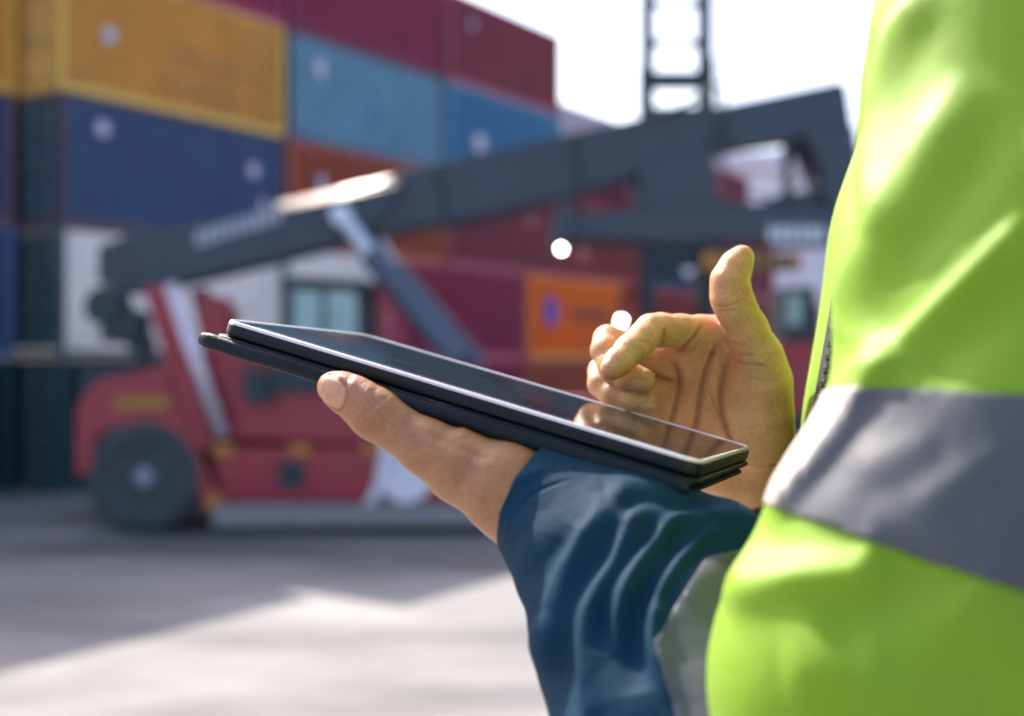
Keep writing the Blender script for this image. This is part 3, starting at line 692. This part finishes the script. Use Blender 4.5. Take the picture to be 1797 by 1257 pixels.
rc = lambda pts: [(1000+x/2.4174, 400+y/2.4174) for x, y in pts]
L = [(-1.3*mm, 4, 8, rc([(672,520),(652,600),(636,690),(634,770),(648,840),(680,910),(720,965)])),
     (-1.35*mm, 3.5, 8, rc([(648,475),(606,530),(578,590),(558,660),(546,750),(528,850),(490,930)])),
     (-1.0*mm, 3, 4, rc([(566,400),(530,462),(492,500),(455,530)])),
     (-1.1*mm, 3.5, 7, rc([(425,560),(455,610),(458,690),(440,770),(410,900)])),
     (-.55*mm, 2, 2, rc([(612,330),(650,336),(695,325),(745,300)])), (-.4*mm, 1.8, 1.8, rc([(625,352),(668,352),(705,345)])),
     (-.7*mm, 2.2, 2.6, rc([(690,555),(730,575),(790,580),(835,592)])), (-.6*mm, 2, 2, rc([(688,478),(712,492),(752,500)])), (-.6*mm, 2, 2, rc([(700,530),(745,540),(790,535)])),
     (-.7*mm, 2, 2.4, rc([(560,640),(596,705),(622,770),(640,810)])), (-.6*mm, 1.8, 1.8, rc([(600,560),(588,640),(605,700)])),
     (-.9*mm, 2.4, 3, rc([(403,425),(400,470),(385,515)])), (-.5*mm, 2, 2, rc([(300,500),(308,530),(306,566)])), (-.5*mm, 2, 2, rc([(285,478),(310,480),(335,500)])),
     (-.6*mm, 2, 2, rc([(655,505),(640,560),(652,610)])), (-.5*mm, 2, 2, rc([(620,480),(600,560)])), (-.4*mm, 2, 2, rc([(580,720),(640,860),(668,900)])),
     (-.7*mm, 2.5, 2.5, rc([(850,1010),(890,1000),(930,985)])), (-.5*mm, 2, 2, rc([(760,1000),(820,1012),(880,1000)])), (-.4*mm, 1.6, 1.6, rc([(770,640),(850,650),(910,640)])), (-.35*mm, 1.6, 1.6, rc([(700,620),(780,640),(860,690)])),
     (-.4*mm, 1.5, 1.5, rc([(735,240),(752,262),(770,280)])), (-.4*mm, 1.5, 1.5, rc([(725,270),(750,280),(772,300)])), (-.35*mm, 1.5, 1.5, rc([(715,255),(740,270)])),
     (1.2*mm, 14, 14, rc([(520,640),(500,760),(470,860)])), (1.2*mm, 12, 12, rc([(590,640),(580,760)])), (1.4*mm, 14, 12, rc([(500,490),(545,560)]))]
for k in range(30):                                      # fine lines all over the palm
    x, y = rng.uniform(560, 920), rng.uniform(430, 1080); a = rng.normal(.15, .5); l = rng.uniform(20, 60)
    L.append((-rng.uniform(.03,.07)*mm, 2.4, 2.4, rc([(x-l*math.cos(a),y-l*math.sin(a)),(x,y+rng.normal(0,3)),(x+l*math.cos(a),y+l*math.sin(a))])))
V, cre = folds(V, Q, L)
def nails(V, Q, specs, gr=.00034):
    """specs: (centre, along, up, half width, half length): a slightly raised plate with a groove round it"""
    N = normals(V, Q); nail = np.zeros(len(V)); D = np.zeros(len(V))
    for c, al, up, hw, hl in specs:
        al = al/np.linalg.norm(al); up = up-al*(al@up); up = up/np.linalg.norm(up); sd = np.cross(al, up)
        q = V-c; a, s, u = q@al/hl, q@sd/hw, q@up
        rad = (np.abs(a)**3.2+np.abs(s)**3.2)**(1/3.2); ok = (N@up > -.05) & (np.abs(u) < .012)
        inn = np.clip((1.0-rad)/.10, 0, 1)*ok; nail = np.maximum(nail, inn)
        D += ok*(.00014*np.clip((1-rad)/.12, 0, 1)-gr*np.exp(-((rad-1.04)/.08)**2)*(a < .8))
    return V+N*D[:,None], nail
def blush_shade(V, spots):
    b = np.zeros(len(V))
    for c, r in spots: b = np.maximum(b, np.exp(-(np.linalg.norm(V-c, axis=1)/r)**2))
    return b
V, nl = nails(V, Q, [(RH(747,165,.690), RH(745,120,.69)-RH(762,200,.69), np.array([.9,-.25,.1]), .0062, .0075),
                     (RH(300,668,.688), RH(330,672,.688)-RH(262,650,.690), np.array([.1,-.8,-.55]), .0050, .0056),
                     (RH(338,765,.692), RH(366,772,.692)-RH(296,755,.694), np.array([.1,-.8,-.5]), .0047, .0052)], .0005)
bl = blush_shade(V, [(RH(165,605,.66),.010),(RH(650,130,.686),.016),(RH(640,240,.682),.014),(RH(150,480,.71),.014),(RH(120,610,.715),.012),(RH(300,660,.69),.010),(RH(340,760,.695),.010),(RH(330,400,.69),.012),(RH(600,410,.71),.011),(RH(660,560,.70),.012),(RH(560,720,.715),.020),(RH(600,620,.71),.018),(RH(250,640,.70),.014),(RH(520,850,.72),.018)])  # finger flush, plus pinkish shade painted into the palm hollow
hands = [(V, Q, nl, bl, cre)]

# --- left hand under the tablet, thumb along its near side
def LH(x, y, Y): return W3(330+x/2.682, 530+y/2.682, Y)
F = Field(np.array([-.105,.48,2.475]), np.array([.075,.74,2.605]), .0009)
thumb = [(LH(676,400,.5690),.0068),(LH(720,420,.5680),.0088),(LH(790,458,.5665),.0098),(LH(862,514,.564),.0114),(LH(900,540,.563),.0115),(LH(990,600,.561),.0108),(LH(1120,682,.557),.0128),(LH(1290,770,.553),.0152),(LH(1440,850,.549),.0185)]
F.chain(thumb, .004)
wr = LH(1560,900,.553)
F.cone(wr, LH(1800,1120,.540), .0235, .0260, .010); F.cone(wr+np.array([0,.022,.0]), LH(1800,1120,.560), .020, .024, .010)
kn = []
for u, v, r in ((-.030,-.020,.0115),(-.008,-.014,.0120),(.013,-.018,.0115),(.032,-.026,.0105)):
    c = T3(u, v, -.0160-r-.0008); kn.append(c); F.cone(wr+np.array([0,.012,-.002]), c, .0185, r, .010)
F.cone(LH(1290,790,.560), kn[0], .0150, .0125, .010)
for c, (u, v), r in zip(kn, ((-.042,.055),(-.016,.068),(.010,.062),(.034,.045)), (.0095,.0098,.0094,.0084)):
    e = T3(u, v, -.0160-r-.0006); mid = T3(*(((np.array([u, v])+np.array([(c-TP)@TX, (c-TP)@TY]))/2)), -.0165-r)
    f = F.fresh(); F.chain([(c, r+.0018),(mid, r),(e, r*.82)], .003, f); F.merge(f, .002)
V, Q = F.mesh(); V = relax(V, Q, 2, .4)
lc = lambda pts: [(330+x/2.682, 530+y/2.682) for x, y in pts]
L = []
for dx, hh in ((-36,.30),(-14,.50),(4,.42),(26,.55),(46,.3)):
    L.append((-hh*mm, 1.7, 1.7, lc([(905+dx,560),(872+dx,592),(838+dx*.9,608)])))
for k in range(14):
    x = 1180+k*25+rng.normal(0,7); L.append((-rng.uniform(.02,.07)*mm, 2.6, 2.6, lc([(x+rng.normal(0,6),590+k*8),(x-8+rng.normal(0,6),650+k*7),(x-14,710+k*5)])))
L += [(1.0*mm, 10, 14, lc([(1090,640),(1250,720),(1420,790)])), (-.8*mm, 10, 10, lc([(1120,610),(1280,690),(1430,740)])), (.9*mm, 12, 12, lc([(1290,590),(1296,640)])), (.8*mm, 20, 26, lc([(880,500),(930,560)])), (-.9*mm, 14, 18, lc([(1000,540),(1060,610),(1090,700)])), (-.8*mm, 16, 14, lc([(1240,840),(1300,800),(1370,700)])), (.8*mm, 8, 8, lc([(1290,868),(1340,900),(1400,955)])), (1.0*mm, 18, 18, lc([(760,370),(870,430)]))]
for k in range(36):
    x, y = rng.uniform(760, 1520), 0; y = 400+(x-700)*.55+rng.normal(0,60); a = rng.normal(1.9, .5); l = rng.uniform(8, 26)
    L.append((-rng.uniform(.03,.09)*mm, 1.3, 1.1, lc([(x-l*math.cos(a),y-l*math.sin(a)),(x,y),(x+l*math.cos(a),y+l*math.sin(a))])))
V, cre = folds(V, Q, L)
al = LH(640,395,.56)-LH(745,440,.56)
V, nl = nails(V, Q, [(LH(678,430,.5605), al, np.array([-.10,-.92,-.30]), .0066, .0072)], .0009)
bl = blush_shade(V, [(LH(640,370,.563),.012),(LH(870,520,.555),.012),(LH(800,450,.556),.012),(LH(700,390,.56),.012)])
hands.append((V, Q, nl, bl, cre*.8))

# --- head, neck and trunk core (above and inside the clothes, outside the picture)
F = Field(np.array([.10,.40,2.40]), np.array([.50,.92,3.26]), .008)
F.ell((.265,.66,3.09), (.098,.077,.118), .02); F.ell((.215,.66,3.03), (.055,.055,.075), .03)
F.cone(np.array([.160,.66,3.055]), np.array([.148,.66,3.03]), .010, .014, .012); F.cone(np.array([.17,.66,2.975]), np.array([.18,.66,2.965]), .022, .020, .02)
for s in (-1, 1): F.ell((.275,.66+s*.079,3.055), (.018,.008,.032), .008); F.ell((.176,.66+s*.031,3.075), (.010,.014,.009), .004)
F.cone(np.array([.285,.66,3.0]), np.array([.305,.66,2.86]), .056, .062, .03); F.ell((.31,.66,2.62), (.10,.15,.26), .05)
V, Q = F.mesh(); hands.append((V, Q, np.zeros(len(V)), np.zeros(len(V)), np.zeros(len(V))))
off = 0; VV = []; QQ = []
for h in hands: VV.append(h[0]); QQ.append(h[1]+off); off += len(h[0])
body = worn('body', np.concatenate(VV), np.concatenate(QQ), M_skin)
hands = [h+(np.full(len(h[0]), q),) for h, q in zip(hands, (.0, .85, .5))]  # left hand browner: back-of-hand tan plus its dimmer light painted in
for n, i in (('nail',2),('blush_shade',3),('crease',4),('tan',5)): attr(body.data, n, np.concatenate([h[i] for h in hands]))

# --- clothes
def cloth(name, col, rough, sheen=.3, weave=1400, spec=.5, trans=0.0, bump=.25, wrinkle=.3):
    m, t, p = node_mat(name); tc = t.nodes.new('ShaderNodeTexCoord')
    n = t.nodes.new('ShaderNodeTexNoise'); n.inputs['Scale'].default_value = 9; n.inputs['Detail'].default_value = 6; t.links.new(tc.outputs['Object'], n.inputs['Vector'])
    r = t.nodes.new('ShaderNodeValToRGB'); r.color_ramp.elements[0].position = .3; r.color_ramp.elements[1].position = .7
    r.color_ramp.elements[0].color = (*[c*.9 for c in col],1); r.color_ramp.elements[1].color = (*[min(1,c*1.08) for c in col],1)
    t.links.new(n.outputs['Fac'], r.inputs[0]); t.links.new(r.outputs[0], p.inputs['Base Color'])
    p.inputs['Roughness'].default_value = rough; p.inputs['Sheen Weight'].default_value = sheen; p.inputs['Sheen Roughness'].default_value = .4; p.inputs['Specular IOR Level'].default_value = spec
    if trans: p.inputs['Subsurface Weight'].default_value = trans; p.inputs['Subsurface Radius'].default_value = (1,1,.4); p.inputs['Subsurface Scale'].default_value = .01
    v = t.nodes.new('ShaderNodeTexNoise'); v.inputs['Scale'].default_value = weave; v.inputs['Detail'].default_value = 2; t.links.new(tc.outputs['Object'], v.inputs['Vector'])
    b = t.nodes.new('ShaderNodeBump'); b.inputs['Strength'].default_value = bump; b.inputs['Distance'].default_value = .0006; t.links.new(v.outputs['Fac'], b.inputs['Height'])
    n4 = t.nodes.new('ShaderNodeTexNoise'); n4.inputs['Scale'].default_value = 34; n4.inputs['Detail'].default_value = 5; n4.inputs['Distortion'].default_value = .6; t.links.new(tc.outputs['Object'], n4.inputs['Vector'])
    b2 = t.nodes.new('ShaderNodeBump'); b2.inputs['Strength'].default_value = wrinkle; b2.inputs['Distance'].default_value = .006; t.links.new(n4.outputs['Fac'], b2.inputs['Height'])
    t.links.new(b2.outputs[0], b.inputs['Normal']); t.links.new(b.outputs[0], p.inputs['Normal'])
    return m
M_lime = cloth('hi_vis_lime', (.176,.318,.006), .58, .06, trans=.12, spec=.33, wrinkle=.1)
M_navy = cloth('navy_cloth', (.0024,.029,.058), .74, 0, spec=.12)
M_refl = cloth('reflective_tape', (.078,.083,.094), .58, .0, weave=900, spec=.35, wrinkle=.15)
M_refl.node_tree.nodes['Principled BSDF'].inputs['Metallic'].default_value = .15
M_sunlit_tape = cloth('sunlit_tape', (.46,.36,.33), .55, .0, weave=900, spec=.4)  # paler copy of the tape, sun glare painted into its colour
M_black = cloth('black_rib', (.010,.012,.016), .6, .1)

# navy left forearm sleeve
c5 = lambda pts: [(840+x/2.53, 760+y/2.53) for x, y in pts]
F = Field(np.array([-.03,.38,2.38]), np.array([.17,.64,2.57]), .0013)
F.chain([(W3(905,862,.552),.0150),(W3(930,868,.551),.0210),(W3(960,893,.549),.0245),(W3(1010,935,.541),.0305),(W3(1075,1010,.524),.0390),(W3(1128,1130,.500),.0435),(W3(1190,1290,.475),.0460),(W3(1300,1420,.450),.050)], .012)
F.cone(W3(940,845,.560), W3(1060,930,.550), .0215, .034, .012)
F.cone(W3(1090,950,.545), W3(1260,960,.530), .0260, .022, .02)
V, Q = F.mesh(); V = relax(V, Q, 3, .5)
L = [(3.0*mm, 10, 26, c5([(560,262),(520,390),(430,500),(350,650),(290,820),(250,960),(250,1060)])),
     (-3.2*mm, 22, 22, c5([(640,400),(540,540),(440,690),(385,860),(370,1050),(380,1257)])),
     (2.6*mm, 12, 22, c5([(560,272),(700,262),(850,270),(1000,318)])),
     (-2.2*mm, 12, 14, c5([(620,330),(740,300),(900,320),(1020,350)])),
     (3.0*mm, 9, 22, c5([(900,345),(720,345),(660,440),(590,560),(500,700),(455,800),(450,950),(470,1130),(500,1257)])),
     (-2.4*mm, 12, 12, c5([(800,400),(720,475),(640,580),(575,690),(545,820),(550,980)])),
     (3.4*mm, 8, 18, c5([(1180,365),(1020,368),(880,382),(780,480),(700,590),(645,700),(620,830),(625,980)])),
     (-3.4*mm, 22, 18, c5([(960,420),(860,500),(770,640),(690,800),(680,960),(720,1150)])),
     (3.6*mm, 7, 16, c5([(1080,425),(980,480),(900,545),(820,660),(775,790),(765,920),(800,1050),(860,1200)])),
     (-2.4*mm, 14, 14, c5([(1050,480),(950,560),(860,680),(820,800)])),
     (1.6*mm, 20, 30, c5([(200,330),(170,480),(190,650),(230,800)])),
     (-1.6*mm, 16, 16, c5([(420,420),(330,560),(280,700),(230,860)])),
     (-.7*mm, 2.2, 2.2, c5([(420,205),(330,228),(235,275),(175,350),(145,440),(138,520)])),
     (1.0*mm, 8, 14, c5([(330,140),(190,190),(110,250),(100,320),(120,430)]))]
L = [(h*(1.15 if h > 0 else 1.5 if h < -.001 else 1), a*1.6 if abs(h) > .001 else a, b*1.3 if abs(h) > .001 else b, p) for h, a, b, p in L]
V, _ = folds(V, Q, L)
# open the sleeve at the cuff: cut by a plane square to the forearm
def np_bm(V, Q):
    bm = bmesh.new(); me = np_mesh('tmp', V, Q); bm.from_mesh(me); bpy.data.meshes.remove(me); return bm
def keep(bm, co, no, inner):
    """cut along a plane; inner=True keeps the side the normal points away from"""
    bmesh.ops.bisect_plane(bm, geom=bm.verts[:]+bm.edges[:]+bm.faces[:], plane_co=co, plane_no=no, clear_outer=inner, clear_inner=not inner)
def finish(name, bm, mats, parent, thick=0.0, smooth=True):
    me = bpy.data.meshes.new(name); bmesh.ops.translate(bm, verts=bm.verts, vec=-Vector(POFF))
    bm.to_mesh(me); bm.free()
    for p in me.polygons: p.use_smooth = smooth
    o = obj(name, me, mats, parent)
    if thick: md = o.modifiers.new('thickness', 'SOLIDIFY'); md.thickness = thick; md.offset = -1
    return o
def band_from(V, Q, planes, name, parent, off=.0012, mat=None):
    """a strip of tape lying on the surface between two cutting planes [(co, no), ...] keeping the side each normal points to"""
    bm = np_bm(V, Q)
    for co, no in planes: keep(bm, co, no, False)
    bm.normal_update()
    for v in bm.verts: v.co += v.normal*off
    return finish(name, bm, mat or M_refl, parent, .0022)
def px_plane(pa, pb, Y, tilt=(0,1,0)):
    """plane through the line seen at photo pixels pa-pb (Y away), extended along tilt; normal points down-right of the line"""
    A = W3(*pa, Y); B = W3(*pb, Y); n = np.cross(np.array(tilt, float), B-A); n /= np.linalg.norm(n); return Vector(A), Vector(n)

cuffn = np.array([.85,-.50,-.38]); cuffn /= np.linalg.norm(cuffn)
bm = np_bm(V, Q); keep(bm, Vector(W3(930,888,.551)), Vector(cuffn), False)
sleeve = finish('sleeve', bm, M_navy, person, .0016)
SV, SQ = V, Q

# lime jacket: left upper arm in front, trunk behind it, right upper arm on the far side
F = Field(np.array([.045,.26,2.30]), np.array([.52,.64,2.93]), .0027)
F.chain([(W3(2060,-260,.49),.088),(W3(1915,60,.465),.0785),(W3(1838,470,.452),.0735),(W3(1840,690,.444),.0715),(W3(1818,850,.438),.0710),(W3(1690,1010,.432),.0680),(W3(1560,1200,.425),.064)], .02)
F.chain([(W3(1536,1130,.424),.0530),(W3(1520,1260,.424),.0515),(W3(1505,1400,.424),.052)], .006)
V, Q = F.mesh(); V = relax(V, Q, 2, .5)
c4 = lambda pts: [(1240+x/1.795, y/1.795) for x, y in pts]
c6 = lambda pts: [(1180+x/1.974, 620+y/1.974) for x, y in pts]
L = [(3.2*mm, 14, 40, c4([(700,-60),(640,20),(570,130),(525,300),(500,450),(500,600),(520,745)])),
     (-1.2*mm, 44, 40, c4([(760,0),(640,200),(590,350),(560,500),(545,640)])),
     (3.6*mm, 30, 60, c4([(830,240),(700,430),(600,580),(530,740),(440,900),(395,1080)])),
     (-2.8*mm, 60, 60, c4([(960,300),(820,560),(660,760),(560,930),(470,1060)])),
     (3.8*mm, 20, 60, c4([(1040,650),(920,780),(800,900),(640,1050),(530,1160),(430,1280)])),
     (-3.4*mm, 60, 60, c4([(1040,840),(900,960),(760,1080),(650,1180)])),
     (-2.0*mm, 22, 22, c4([(520,100),(480,300),(455,520),(440,700)])),
     (4.5*mm, 60, 16, [(1590,620),(1545,670),(1480,765),(1410,850),(1350,915)]),
     (.8*mm, 26, 44, c6([(1170,330),(1060,400),(950,470),(840,560)])), (.7*mm, 30, 36, c6([(920,310),(800,360),(650,420)])), (-.9*mm, 36, 36, c6([(980,300),(860,400),(740,480),(620,510)])),
     (-1.0*mm, 34, 34, c6([(1210,420),(1080,520),(980,600)])),
     (5.5*mm, 40, 56, c6([(170,860),(300,810),(450,770),(600,760),(740,740)])), (-3.0*mm, 44, 44, c6([(260,690),(420,680),(560,690),(680,700)])),
     (-4.0*mm, 70, 70, c6([(900,690),(800,800),(660,920),(520,1010)])), (2.0*mm, 60, 70, c6([(380,1120),(560,1090),(760,1060)])), (2.4*mm, 70, 70, c6([(1000,800),(1100,900),(1150,1050)]))]
V, _ = folds(V, Q, L)
jacket = worn('jacket', V, Q, M_lime)
AV, AQ = V, Q
# reflective tape round the upper arm; its left end coloured pale as if sunlit
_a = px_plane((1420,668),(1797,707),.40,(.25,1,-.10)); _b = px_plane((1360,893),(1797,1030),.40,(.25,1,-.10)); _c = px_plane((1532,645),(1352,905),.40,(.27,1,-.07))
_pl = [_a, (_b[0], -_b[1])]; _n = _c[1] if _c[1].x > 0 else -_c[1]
band_from(V, Q, _pl+[(_c[0], _n)], 'reflective_band', jacket); band_from(V, Q, _pl+[(_c[0], -_n)], 'sunlit_band_end', jacket, .0010, M_sunlit_tape)
# tape round the end of the navy sleeve by the elbow
pl = px_plane((1152,1122),(1236,985),.48,(.14,1,-.205)); pl2 = px_plane((1205,992),(1290,966),.49,(.15,1,-.17)); pl3 = px_plane((1136,1090),(1192,1262),.455,(.15,1,-.26)); band_from(SV, SQ, [pl, pl2, (pl3[0], pl3[1] if pl3[1].x > 0 else -pl3[1])], 'reflective_band', sleeve, .0010)

# trunk of the jacket with zip and front tape, far sleeve, trousers
F = Field(np.array([.10,.40,2.02]), np.array([.52,1.02,2.98]), .005)
rotE = np.eye(3)
for z, a, b, cx_ in ((2.12,.125,.180,.310),(2.30,.127,.180,.308),(2.45,.128,.180,.302),(2.55,.127,.180,.297),(2.65,.118,.185,.304),(2.76,.105,.190,.323)):
    F.ell((cx_,.675,z), (a,b,.14), .03)
F.ell((.32,.675,2.83), (.085,.17,.06), .04)
F.chain([(np.array([.325,.86,2.80]),.072),(np.array([.315,.90,2.62]),.064),(np.array([.30,.90,2.52]),.060)], .03)
F.chain([(np.array([.325,.50,2.82]),.07),(np.array([.31,.47,2.75]),.075)], .03)
V, Q = F.mesh(); V = relax(V, Q, 2, .5)
TV, TQ = V, Q
trunk = worn('jacket_trunk', V, Q, M_lime)
bvh = BVHTree.FromPolygons([Vector(v) for v in TV], [tuple(int(i) for i in q) for q in TQ])
def on_trunk(y, z, off):
    h = bvh.ray_cast(Vector((-.2, y, z)), Vector((1,0,0)))
    return (h[0]+h[1]*off, h[1]) if h[0] is not None else (Vector((.17,y,z)), Vector((-1,0,0)))
bm = bmesh.new(); prev = None
for i in range(61):                                      # zip tape following the belly
    z = 2.20+.50*i/60; row = []
    for y in (.640,.652,.664): row.append(bm.verts.new(on_trunk(y, z, .003)[0]))
    if prev:
        for k in (0,1): bm.faces.new((prev[k], prev[k+1], row[k+1], row[k]))
    prev = row
zp = finish('zip', bm, M_black, trunk, .002)
bm = bmesh.new()
for i in range(110):
    z = 2.24+.40*i/110; c, n = on_trunk(.652+(.0018 if i%2 else -.0018), z, .0045)
    box(bm, (c.x-.0022, c.y-.0028, c.z-.0012), (c.x+.0022, c.y+.0028, c.z+.0012))
finish('zip_teeth', bm, paint('zip_metal', (.30,.31,.33), .3, .8), zp, smooth=False)
bm = bmesh.new(); prev = None
for i in range(61):
    z = 2.20+.50*i/60; row = [bm.verts.new(on_trunk(y, z, .003)[0]) for y in (.585,.597,.609,.621)]
    if prev:
        for k in range(3): bm.faces.new((prev[k], prev[k+1], row[k+1], row[k]))
    prev = row
finish('reflective_band', bm, M_refl, trunk, .002)
bm = np_bm(TV, TQ)
keep(bm, Vector((0,0,2.455)), Vector((0,0,1)), False); keep(bm, Vector((0,0,2.515)), Vector((0,0,-1)), False); bm.normal_update()
for v in bm.verts: v.co += v.normal*.0015
finish('reflective_band', bm, M_refl, trunk, .002)
# far sleeve and black knitted cuff at the right wrist
F = Field(np.array([.08,.66,2.36]), np.array([.42,.98,2.62]), .003)
F.chain([(RH(900,1290,.768),.028),(np.array([.215,.80,2.47]),.040),(np.array([.27,.87,2.48]),.052),(np.array([.30,.90,2.53]),.058)], .02)
V, Q = F.mesh(); worn('far_sleeve', V, Q, M_navy)
bm = bmesh.new(); a0 = Vector(RH(796,1140,.744)); a1 = a0+Vector((.022,.004,-.05)); d = (a1-a0).normalized(); e1 = d.orthogonal().normalized(); e2 = d.cross(e1); rings = []
for i in range(25):
    c = a0+(a1-a0)*(i/24); rings.append([bm.verts.new(c+(e1*math.cos(q)+e2*math.sin(q))*(.0285+.001*(i/24)+.0011*math.sin(i*2.1)+.0008*math.sin(q*30))) for q in [2*math.pi*k/96 for k in range(96)]])
for A, B in zip(rings, rings[1:]):
    for k in range(96): bm.faces.new((A[k], A[(k+1)%96], B[(k+1)%96], B[k]))
finish('cuff', bm, M_black, person, .002)
# trousers, boots, hair: below and above the picture
F = Field(np.array([.12,.46,PLAT]), np.array([.50,.90,2.20]), .010)
F.ell((.305,.67,2.12), (.135,.18,.12), .04)
for y in (.58,.77): F.chain([(np.array([.305,y,2.08]),.095),(np.array([.29,y,1.82]),.075),(np.array([.31,y,1.52]),.062)], .03)
V, Q = F.mesh(); worn('trousers', V, Q, M_navy)
for y in (.58,.77):
    F = Field(np.array([.08,y-.08,PLAT-.01]), np.array([.44,y+.08,1.62]), .006)
    F.chain([(np.array([.325,y,1.56]),.056),(np.array([.325,y,1.475]),.046)], .02); F.chain([(np.array([.34,y,1.468]),.040),(np.array([.20,y,1.465]),.036)], .02)
    V, Q = F.mesh(); worn('boot', np.maximum(V, [-9,-9,PLAT+.002]), Q, M_black)
F = Field(np.array([.12,.54,2.94]), np.array([.42,.78,3.26]), .006)
F.ell((.28,.66,3.115), (.100,.082,.112), .01); F.ell((.315,.66,3.06), (.075,.078,.10), .02)
V, Q = F.mesh(); worn('hair', V, Q, cloth('brown_hair', (.035,.022,.014), .5))
